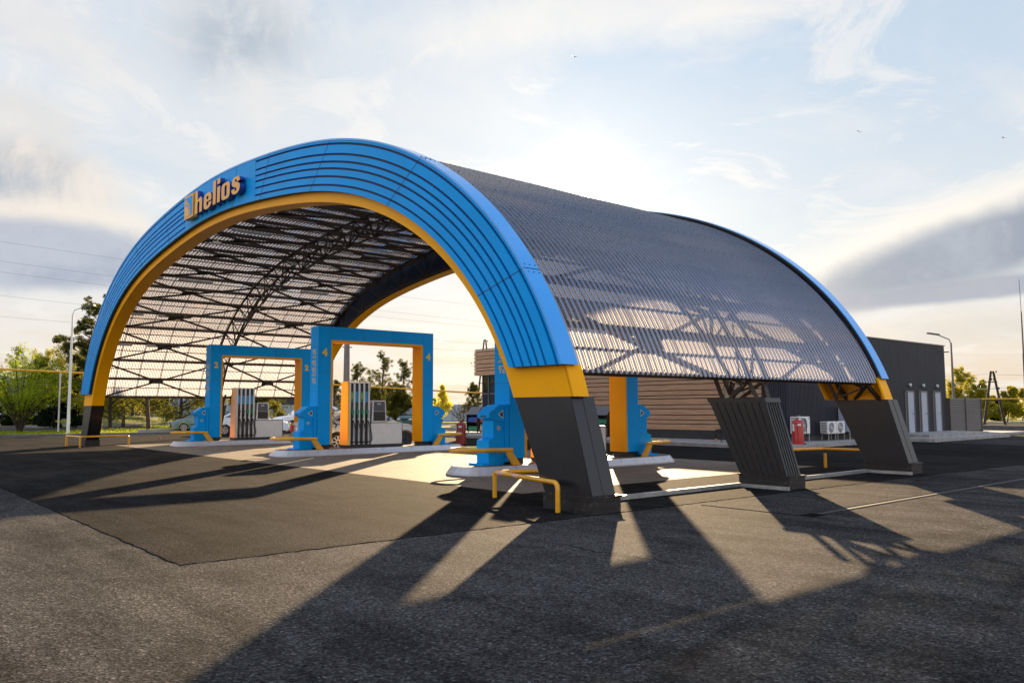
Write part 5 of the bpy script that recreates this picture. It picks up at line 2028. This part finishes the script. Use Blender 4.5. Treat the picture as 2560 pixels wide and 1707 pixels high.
# separate air island at far right
ia = thing('air_island', 'small far island with an orange guard at the right edge', 'island', (8.9, 47.6, 0), R(-41))
MB().hexa([(-.6, -.5, 0), (1.6, -.5, 0), (1.6, .5, 0), (-.6, .5, 0)], [(-.45, -.4, .25), (1.6, -.4, .25), (1.6, .4, .25), (-.45, .4, .25)]).build('kerb_plate', M['alu'], ia)
MB().tube([(1.2, -.4, .78), (-.6, -.4, .80), (-.85, 0, .80), (-.6, .4, .80), (1.2, .4, .78)], .06, 8).build('rail', M['guard'], ia, smooth=True)
MB().bar((.35, -.4, .25), (-.1, -.4, .78), .12, .06).build('leg', M['guard'], ia)
MB().bar((.35, .4, .25), (-.1, .4, .78), .12, .06).build('leg', M['guard'], ia)
# overhead wires
def wire(a, b, sag, label, r=.008):
    a, b = Vector(a), Vector(b)
    pts = [a.lerp(b, i / 16) - Vector((0, 0, sag * 4 * (i / 16) * (1 - i / 16))) for i in range(17)]
    o = MB().tube(pts, r, 4).build('power_line', M['wire'])
    tag(o, label, 'wire', 'overhead power lines')
for nm, za, zb2, xx in (('topmost overhead wire at the left of the sky', 18.9, 14.6, -66), ('second overhead wire from the top at the left', 17.2, 12.4, -66.5), ('third overhead wire from the top at the left', 16.1, 12.0, -67),
                        ('fourth overhead wire from the top at the left', 13.9, 9.8, -67.5), ('lowest overhead wire at the left, above the pines', 11.6, 9.4, -68)):
    wire((xx, -14, za), (xx + 12, 90, zb2), .9, nm)

for nm, z0_, dy in (('upper thin wire running right from the far power pole', 4.6, 0), ('lower thin wire running right from the far power pole', 3.4, .6)):
    wire((-2.3, 72.6, z0_), (26, 66 + dy, z0_ + 1.2), .8, nm, .01)
wire((-2.3, 72.6, 4.7), (-30, 92, 6.5), .6, 'thin wire running left from the far power pole behind the shop', .01)
# litter
lt = MB().lathe([(.0, 0), (.05, .01), (.045, .09), (0, .10)], 8).build('litter', M['redstick'])
lt.location = (-22.4, 5.5, .004)
tag(lt, 'tiny red scrap of litter on the asphalt left of portal 2', 'litter')
def bird(x, y, z, label, s=1.0):
    b = MB()
    for sg in (-1, 1):
        b.add([(0, -.12, 0), (0, .12, 0), (sg * .22, .06, .10), (sg * .46, -.04, .04), (sg * .20, -.08, .09)], [(0, 1, 2, 4), (4, 2, 3)])
    b.tube([(0, -.22, 0), (0, 0, -.01), (0, .2, .02)], [.02, .055, .02], 6)
    o = b.build('bird', M['black'])
    o.location = (x, y, z)
    o.rotation_euler = (.2, .2, 1.0)
    o.scale = (s, s, s)
    tag(o, label, 'bird', 'birds high in the sky')
def dpt(px, py, d):
    v = dirpx(px, py)
    return tuple(Vector((25.35, -9, 1.65)) + v * d)
bird(*dpt(1437, 143, 90), 'small dark bird high above the middle of the roof', .9)
bird(*dpt(2147, 330, 90), 'small dark bird above the far end of the canopy', .9)
bird(*dpt(2508, 345, 90), 'tiny dark bird near the right edge of the sky', .7)
# drain grate
dg_ = thing('drain_grate', 'long slotted drain channel set in the asphalt right of the piers', 'drain', (0, 0, 0))
MB().box(18.77, 18.84, 2.8, 24, .0, .0095).build('grate', M['plinth'], dg_)
MB().box(18.70, 18.72, 2.8, 24, .0, .010).build('edge', M['dust'], dg_)
MB().box(18.885, 18.90, 2.8, 24, .0, .010).build('edge', M['dust'], dg_)
jt = MB()
jt.box(16.9, 18.7, 2.40, 2.425, .0, .0105)
jt.box(18.70, 18.95, 2.40, 2.8, .0, .0102)
jt.build('pavement_joint', M['bitumen'], kind='structure')

# ------------------------------------------------------------------ vegetation
def leaf_cloud(rs, centres, radii, n, size, squash=1.0, aspect=.45, up=0.0):
    """many small leaf quads scattered in clumps"""
    centres = np.asarray(centres, float)
    radii = np.asarray(radii, float)
    k = rs.choice(len(centres), n, p=radii ** 2 / np.sum(radii ** 2))
    d = rs.normal(size=(n, 3))
    d /= np.linalg.norm(d, axis=1)[:, None]
    r = rs.uniform(0, 1, n) ** .45
    p = centres[k] + d * (r * radii[k])[:, None] * np.array([1, 1, squash])
    a = rs.normal(size=(n, 3))
    a[:, 2] += up
    a /= np.linalg.norm(a, axis=1)[:, None]
    b = np.cross(a, rs.normal(size=(n, 3)))
    b /= np.linalg.norm(b, axis=1)[:, None]
    s = (size * rs.uniform(.6, 1.35, n))[:, None]
    v = np.stack([p - a * s, p - b * s * aspect, p + a * s, p + b * s * aspect], 1).reshape(-1, 3)
    f = np.arange(4 * n).reshape(n, 4)
    return v, f

def limbs(rs, h, lean, n1, len1, up, rad, start=.3, sub=3):
    """trunk and branches; returns MB and branch tips"""
    b = MB()
    tr = []
    x = y = 0.0
    ns = 8
    for i in range(ns + 1):
        u = i / ns
        tr.append((x + lean[0] * u + rs.uniform(-.05, .05) * h * .04, y + lean[1] * u + rs.uniform(-.05, .05) * h * .04, h * u))
    b.tube(tr, [rad * (1 - .85 * (i / ns)) + .01 for i in range(ns + 1)], 8)
    tips = []
    for k in range(n1):
        u = start + (1 - start) * (k + rs.uniform(0, .9)) / n1
        i = min(int(u * ns), ns - 1)
        t0 = Vector(tr[i]).lerp(Vector(tr[i + 1]), u * ns - i)
        a = rs.uniform(0, 2 * PI)
        L = len1(u) * rs.uniform(.75, 1.2)
        e = up(u) + rs.uniform(-.12, .12)
        d = Vector((math.cos(a) * math.cos(e), math.sin(a) * math.cos(e), math.sin(e)))
        p1 = t0 + d * L * .5 + Vector((0, 0, L * .05))
        p2 = t0 + d * L + Vector((0, 0, L * .10))
        r0 = rad * (1 - .85 * u) * .5 + .008
        b.tube([t0, p1, p2], [r0, r0 * .6, r0 * .25], 5)
        tips.append((p1, L * .35, u))
        tips.append((p2, L * .35, u))
        for q in range(sub):
            a2 = a + rs.uniform(-.9, .9)
            e2 = e + rs.uniform(-.2, .5)
            d2 = Vector((math.cos(a2) * math.cos(e2), math.sin(a2) * math.cos(e2), math.sin(e2)))
            s0 = t0.lerp(p2, rs.uniform(.4, .9))
            p3 = s0 + d2 * L * rs.uniform(.35, .6)
            b.tube([s0, p3], [r0 * .4, r0 * .12], 4)
            tips.append((p3, L * .3, u))
    return b, tips

def grow(name, label, cat, loc, h, seed, kind, group, s=1.0, bark='bark', rz=0.0):
    rs = np.random.RandomState(seed)
    t = thing(name, label, cat, loc, rz, group)
    if kind == 'pine':
        b, tips = limbs(rs, h, (rs.uniform(-.6, .6), rs.uniform(-.6, .6)), 26, lambda u: h * (.30 * (1.06 - u) ** .8 + .03), lambda u: .15 + .75 * u, h * .020, .22, 3)
        c = [tuple(p + Vector(rs.uniform(-.25, .25, 3))) for p, r, u in tips for _ in range(2)]
        r = [max(.16, min(.62, rr * .42)) for p, rr, u in tips for _ in range(2)]
        v, f = leaf_cloud(rs, c, r, 15000, .070, .8, .22)
        m = M['pine']
        bark = 'pinebark'
    elif kind == 'bigpine':
        b, tips = limbs(rs, h, (.8, .3), 30, lambda u: h * (.36 * (1.1 - u) ** .55), lambda u: .02 + .6 * u, h * .026, .30, 4)
        c = [tuple(p + Vector(rs.uniform(-.3, .3, 3))) for p, r, u in tips for _ in range(2)]
        r = [max(.22, min(.75, rr * .36)) for p, rr, u in tips for _ in range(2)]
        v, f = leaf_cloud(rs, c, r, 26000, .15, .7, .22)
        m = M['pine']
        bark = 'pinebark'
    elif kind == 'spruce':
        b, tips = limbs(rs, h, (0, 0), 60, lambda u: h * .27 * (1.02 - u), lambda u: -.15 + .4 * u, h * .016, .04, 2)
        c = [tuple(p) for p, r, u in tips]
        r = [max(.12, rr * .75) for p, rr, u in tips]
        v, f = leaf_cloud(rs, c, r, 14000, .13, .55, .25)
        m = M['spruce']
    elif kind == 'spring':
        b, tips = limbs(rs, h, (rs.uniform(-.6, .6), 0), 26, lambda u: h * .36 * (1.1 - u * .5), lambda u: .25 + .8 * u, h * .020, .06, 4)
        c = [tuple(p) for p, r, u in tips]
        r = [max(.3, rr * .9) for p, rr, u in tips]
        v, f = leaf_cloud(rs, c, r, 12000, .085, 1.0, .6)
        m = M['spring']
    elif kind == 'bush':
        b = MB()
        c, r = [], []
        for k in range(46):
            a = rs.uniform(0, 2 * PI)
            ti = rs.uniform(.05, 1.0)
            L = h * rs.uniform(.65, 1.08) * (1 - .12 * ti)
            p = Vector((rs.uniform(-.15, .15), rs.uniform(-.15, .15), 0))
            pts = [p]
            for q in range(6):
                e = PI / 2 - ti * (.45 + .16 * q)
                p = p + Vector((math.cos(a) * math.cos(e), math.sin(a) * math.cos(e), math.sin(e))) * L / 6
                pts.append(p)
                if q > 0:
                    for _ in range(3):
                        c.append(tuple(p + Vector(rs.uniform(-.3, .3, 3)) * (.4 + q * .12)))
                        r.append(.16 + .07 * q)
            b.tube(pts, [.055 - .007 * i for i in range(7)], 5)
        v, f = leaf_cloud(rs, c, r, 17000, .07, 1.0, .4, .8)
        m = M['bushleaf']
    elif kind == 'gold':
        b, tips = limbs(rs, h, (0, 0), 40, lambda u: h * .30 * (1.2 - u), lambda u: .65 + .5 * u, h * .016, .12, 3)
        c = [tuple(p) for p, r, u in tips]
        r = [max(.25, rr * .9) for p, rr, u in tips]
        v, f = leaf_cloud(rs, c, r, 4200, .09, 1.2, .6)
        m = M['gold']
    elif kind == 'olive':
        b, tips = limbs(rs, h, (rs.uniform(-.8, .8), 0), 26, lambda u: h * .38 * (1.1 - u * .5), lambda u: .15 + .8 * u, h * .020, .05, 4)
        c = [tuple(p) for p, r, u in tips]
        r = [max(.35, rr * .95) for p, rr, u in tips]
        v, f = leaf_cloud(rs, c, r, 11000, .10, 1.0, .6)
        m = M['olive']
    elif kind == 'bare':
        b = MB()
        c, r = [], []
        tipsl = []
        def branch(p, d, L, rad, dep):
            q = p + d * L
            b.tube([p, p.lerp(q, .5) + Vector(rs.uniform(-.06, .06, 3)) * L, q], [rad, rad * .8, rad * .55], 5 if dep < 2 else 3)
            if dep >= 5:
                return
            for k in range(3 if dep < 4 else 3):
                dd = (d + Vector(rs.uniform(-.62, .62, 3)) + Vector((0, 0, .12))).normalized()
                branch(q if k else p.lerp(q, .8), dd, L * rs.uniform(.62, .82), rad * .55, dep + 1)
        branch(Vector((0, 0, 0)), Vector((0, 0, 1)), h * .16, h * .024, 0)
        for _ in range(3):
            branch(Vector((0, 0, h * .1)), Vector((rs.uniform(-.8, .8), rs.uniform(-.8, .8), .6)).normalized(), h * .22, h * .018, 1)
        v = f = None
        m = None
    tk = b.build('trunk', M[bark] if kind != 'bare' else M['twigwood'], t, smooth=False)
    if v is not None:
        raw('crown', v, f, m, t)
    t.scale = (s, s, s)
    return t
M['twigwood'] = pbr('twig_bark', (.10, .062, .035), .8, 0, .3, 3)

def place(px, depth):
    """ground point below image column px (2560 grid) at a given depth; used once to lay out the far trees on the map"""
    rt = Vector((.648461, .76124, 0))
    fw = Vector((-.758434, .646462, 0)).normalized()
    p = Vector((25.35, -9.0, 0)) + fw * depth + rt * ((px - 1280) / 2009.7 * depth)
    return (p.x, p.y, 0)
TR = [
    ('bush', 55, 62, 6.3, 1, 'bush', 'large yellow green willowy bush at the left edge', 'bush'),
    ('pine_tree', 251, 66, 10.4, 2, 'bigpine', 'tall broad pine just left of the canopy foot, behind the lamp', 'tree'),
    ('bare_tree', -28, 78, 11.0, 3, 'bare', 'leafless round tree cut off by the left edge', 'tree'),
    ('pine_tree', 38, 86, 7.9, 4, 'pine', 'small pine rising just behind the willowy bush', 'tree'),
    ('spruce_tree', 88, 84, 7.0, 5, 'spruce', 'slim dark spruce between bush and lamp post', 'tree'),
    ('spruce_tree', 140, 74, 5.0, 6, 'spruce', 'low dark spruce behind the thin post at left', 'tree'),
    ('spruce_tree', 195, 76, 5.6, 7, 'spruce', 'dark spruce directly behind the white lamp post', 'tree'),
    ('spruce_tree', 10, 78, 4.8, 8, 'spruce', 'dark spruce low at the left edge behind the bush', 'tree'),
    ('leafy_tree', 280, 70, 7.5, 9, 'spring', 'forked yellow green tree right of the far left pier', 'tree'),
    ('leafy_tree', 312, 76, 8.0, 10, 'spring', 'leaning yellow green tree seen under the roof edge', 'tree'),
    ('pine_tree', 376, 66, 8.6, 11, 'pine', 'dark trunked pine under the roof edge, left of the green car', 'tree'),
    ('leafy_tree', 335, 90, 8.5, 12, 'spring', 'bright spring tree far behind the bank', 'tree'),
    ('leafy_tree', 420, 88, 8.0, 13, 'olive', 'olive brown tree behind the green car', 'tree'),
    ('leafy_tree', 455, 80, 8.5, 14, 'olive', 'olive tree above the roof of the green car', 'tree'),
    ('leafy_tree', 495, 92, 8.0, 15, 'spring', 'yellow green tree left of portal 2, far back', 'tree'),
    ('leafy_tree', 365, 100, 9.0, 33, 'spring', 'spring tree farthest back beneath the roof edge', 'tree'),
    ('leafy_tree', 235, 96, 8.0, 34, 'spring', 'spring tree behind the far left pier', 'tree'),
    ('leafy_tree', 170, 98, 7.4, 36, 'olive', 'brownish tree top behind the spruces at left', 'tree'),
    ('leafy_tree', 110, 100, 7.4, 37, 'spring', 'yellow green tree top over the slim spruce', 'tree'),
    ('leafy_tree', 655, 82, 4.2, 16, 'olive', 'olive tree right of the dispenser in portal 2', 'tree'),
    ('pine_tree', 690, 92, 4.6, 17, 'pine', 'pine behind the white cars', 'tree'),
    ('leafy_tree', 612, 96, 5.2, 38, 'spring', 'small spring tree in the gap of portal 2', 'tree'),
    ('pine_tree', 835, 84, 4.3, 18, 'pine', 'leftmost pine inside portal 4', 'tree'),
    ('pine_tree', 893, 80, 5.8, 19, 'pine', 'pine behind the thick concrete pole', 'tree'),
    ('pine_tree', 948, 78, 6.6, 20, 'pine', 'tallest pine inside portal 4', 'tree'),
    ('pine_tree', 1018, 80, 5.9, 21, 'pine', 'pine just left of the rear column of the middle portal', 'tree'),
    ('leafy_tree', 975, 96, 3.4, 22, 'olive', 'bushy olive tree low between the two tall pines', 'tree'),
    ('leafy_tree', 905, 98, 3.4, 23, 'olive', 'bushy olive tree low behind the orange dispenser panel', 'tree'),
    ('leafy_tree', 1004, 78, 2.9, 39, 'olive', 'bushy olive tree above the dark teal people carrier', 'tree'),
    ('leafy_tree', 935, 76, 2.8, 40, 'olive', 'olive undergrowth tree beside the dispenser display', 'tree'),
    ('golden_tree', 1105, 90, 3.9, 24, 'gold', 'slender golden tree right of portal 4', 'tree'),
    ('golden_tree', 1085, 100, 2.6, 41, 'gold', 'low golden tree behind the slender golden one', 'tree'),
    ('bare_tree', 1157, 66, 3.3, 25, 'bare', 'small leafless spreading tree left of the shop', 'tree'),
    ('pine_tree', 1186, 84, 3.9, 26, 'pine', 'pine half hidden by the shop corner', 'tree'),
    ('leafy_tree', 2402, 92, 4.9, 27, 'spring', 'yellow green tree behind the louvred screen', 'tree'),
    ('leafy_tree', 2440, 88, 3.4, 28, 'spring', 'lower spring tree right of the far lamp post', 'tree'),
    ('leafy_tree', 2512, 84, 2.9, 29, 'spring', 'spreading spring tree beside the wooden power pole', 'tree'),
    ('spruce_tree', 2494, 92, 2.7, 30, 'spruce', 'dark spruce behind the wooden power pole', 'tree'),
    ('leafy_tree', 2460, 96, 2.6, 31, 'olive', 'thin olive tree between louvred screen and power pole', 'tree'),
    ('leafy_tree', 2550, 94, 3.0, 32, 'spring', 'spring tree at the right edge behind the mast', 'tree'),
    ('leafy_tree', 2480, 104, 2.4, 35, 'spring', 'far yellow green tree low behind the power pole', 'tree'),
]
for (nm, px, dep, h, seed, kind, label, cat) in TR:
    grow(nm, label, cat, place(px, dep), h, seed, kind, 'trees beyond the station' if cat == 'tree' else None)

# grass tufts along the verge
def tufts():
    rs = np.random.RandomState(5)
    spots = []
    for (x0, x1, y0, y1, n) in ((-47, -33.5, -6, 7.5, 5200), (-48, -37.5, 8, 16, 3000), (-78, -67, 8, 23, 4200), (-78, -66.5, -20, 10, 2500)):
        spots.append(np.stack([rs.uniform(x0, x1, n), rs.uniform(y0, y1, n)], 1))
    p = np.concatenate(spots)
    cl = np.sin(p[:, 0] * 1.1 + 2) * np.cos(p[:, 1] * .8) + rs.uniform(-.6, .6, len(p))
    p = p[cl > -.35]
    n = len(p)
    z = np.zeros(n)
    a = rs.uniform(0, PI, n)
    w = rs.uniform(.02, .05, n)
    hh = rs.uniform(.05, .20, n)
    zb_ = np.where(p[:, 0] < -65, .45, np.where((p[:, 0] > -49) & (p[:, 0] < -43) & (p[:, 1] > 11.5), .25, 0))
    l = rs.uniform(-.08, .08, (n, 2))
    v = np.zeros((n, 3, 3))
    v[:, 0] = np.stack([p[:, 0] - np.cos(a) * w, p[:, 1] - np.sin(a) * w, zb_], 1)
    v[:, 1] = np.stack([p[:, 0] + np.cos(a) * w, p[:, 1] + np.sin(a) * w, zb_], 1)
    v[:, 2] = np.stack([p[:, 0] + l[:, 0], p[:, 1] + l[:, 1], zb_ + hh], 1)
    o = raw('grass', v.reshape(-1, 3), np.arange(3 * n).reshape(n, 3), M['grassblade'])
    tag(o, 'tufts of bright spring grass on the verge beyond the yard', 'grass', kind='stuff')
tufts()

# ------------------------------------------------------------------ far fences
bf = thing('sheet_fence', 'pale blue corrugated sheet fence running behind the trees', 'fence')
M['bluefence'] = pbr('pale_blue_sheet', (.36, .44, .54), .55, .1, .08, .3)
def sheetfence(a, b, h, parent):
    a, b = Vector(a), Vector(b)
    n = int((b - a).length / .25)
    d = (b - a).normalized()
    nn = Vector((-d.y, d.x, 0))
    v, f = [], []
    for i in range(n + 1):
        for q in (0, 1):
            p = a + d * (i * .25 + q * .12) + nn * (.02 if q else -.02)
            v += [(p.x, p.y, 0), (p.x, p.y, h)]
    m_ = len(v) // 2
    for i in range(m_ - 1):
        f.append((2 * i, 2 * i + 2, 2 * i + 3, 2 * i + 1))
    raw('panel', v, f, M['bluefence'], parent)
    ps = MB()
    L_ = (b - a).length
    k = 0
    while k < L_:
        p = a + d * k
        ps.box(p.x - .05, p.x + .05, p.y - .05, p.y + .05, 0, h + .05)
        k += 2.5
    ps.build('post', M['galv'], parent)
sheetfence((-92, -12, 0), (-80, 28, 0), 2.2, bf)
sheetfence((-80, 28, 0), (-62, 56, 0), 2.2, bf)
sheetfence((-62, 56, 0), (-30, 82, 0), 2.2, bf)
pf = thing('picket_fence', 'thin black railings in front of the pale blue fence, far left', 'fence')
b = MB()
for i in range(190):
    u = i / 189
    p = Vector((-84, -10, 0)).lerp(Vector((-74, 26, 0)), u)
    b.box(p.x - .012, p.x + .012, p.y - .012, p.y + .012, .3, 2.0)
b.build('bars', M['black'], pf)
for z_ in (.55, 1.75):
    MB().bar((-84, -10, z_), (-74, 26, z_), .04).build('rail', M['black'], pf)
db = thing('far_building', 'dark flat roofed building glimpsed behind the white cars', 'building', (0, 0, 0))
pq = place(722, 110)
MB().box(pq[0] - 3.5, pq[0] + 3.5, pq[1] - 3.5, pq[1] + 3.5, 0, 5.2).build('wall', M['dwall'], db)
MB().box(pq[0] - 3.7, pq[0] + 3.7, pq[1] - 3.7, pq[1] + 3.7, 5.2, 5.4).build('roof', M['frame'], db)
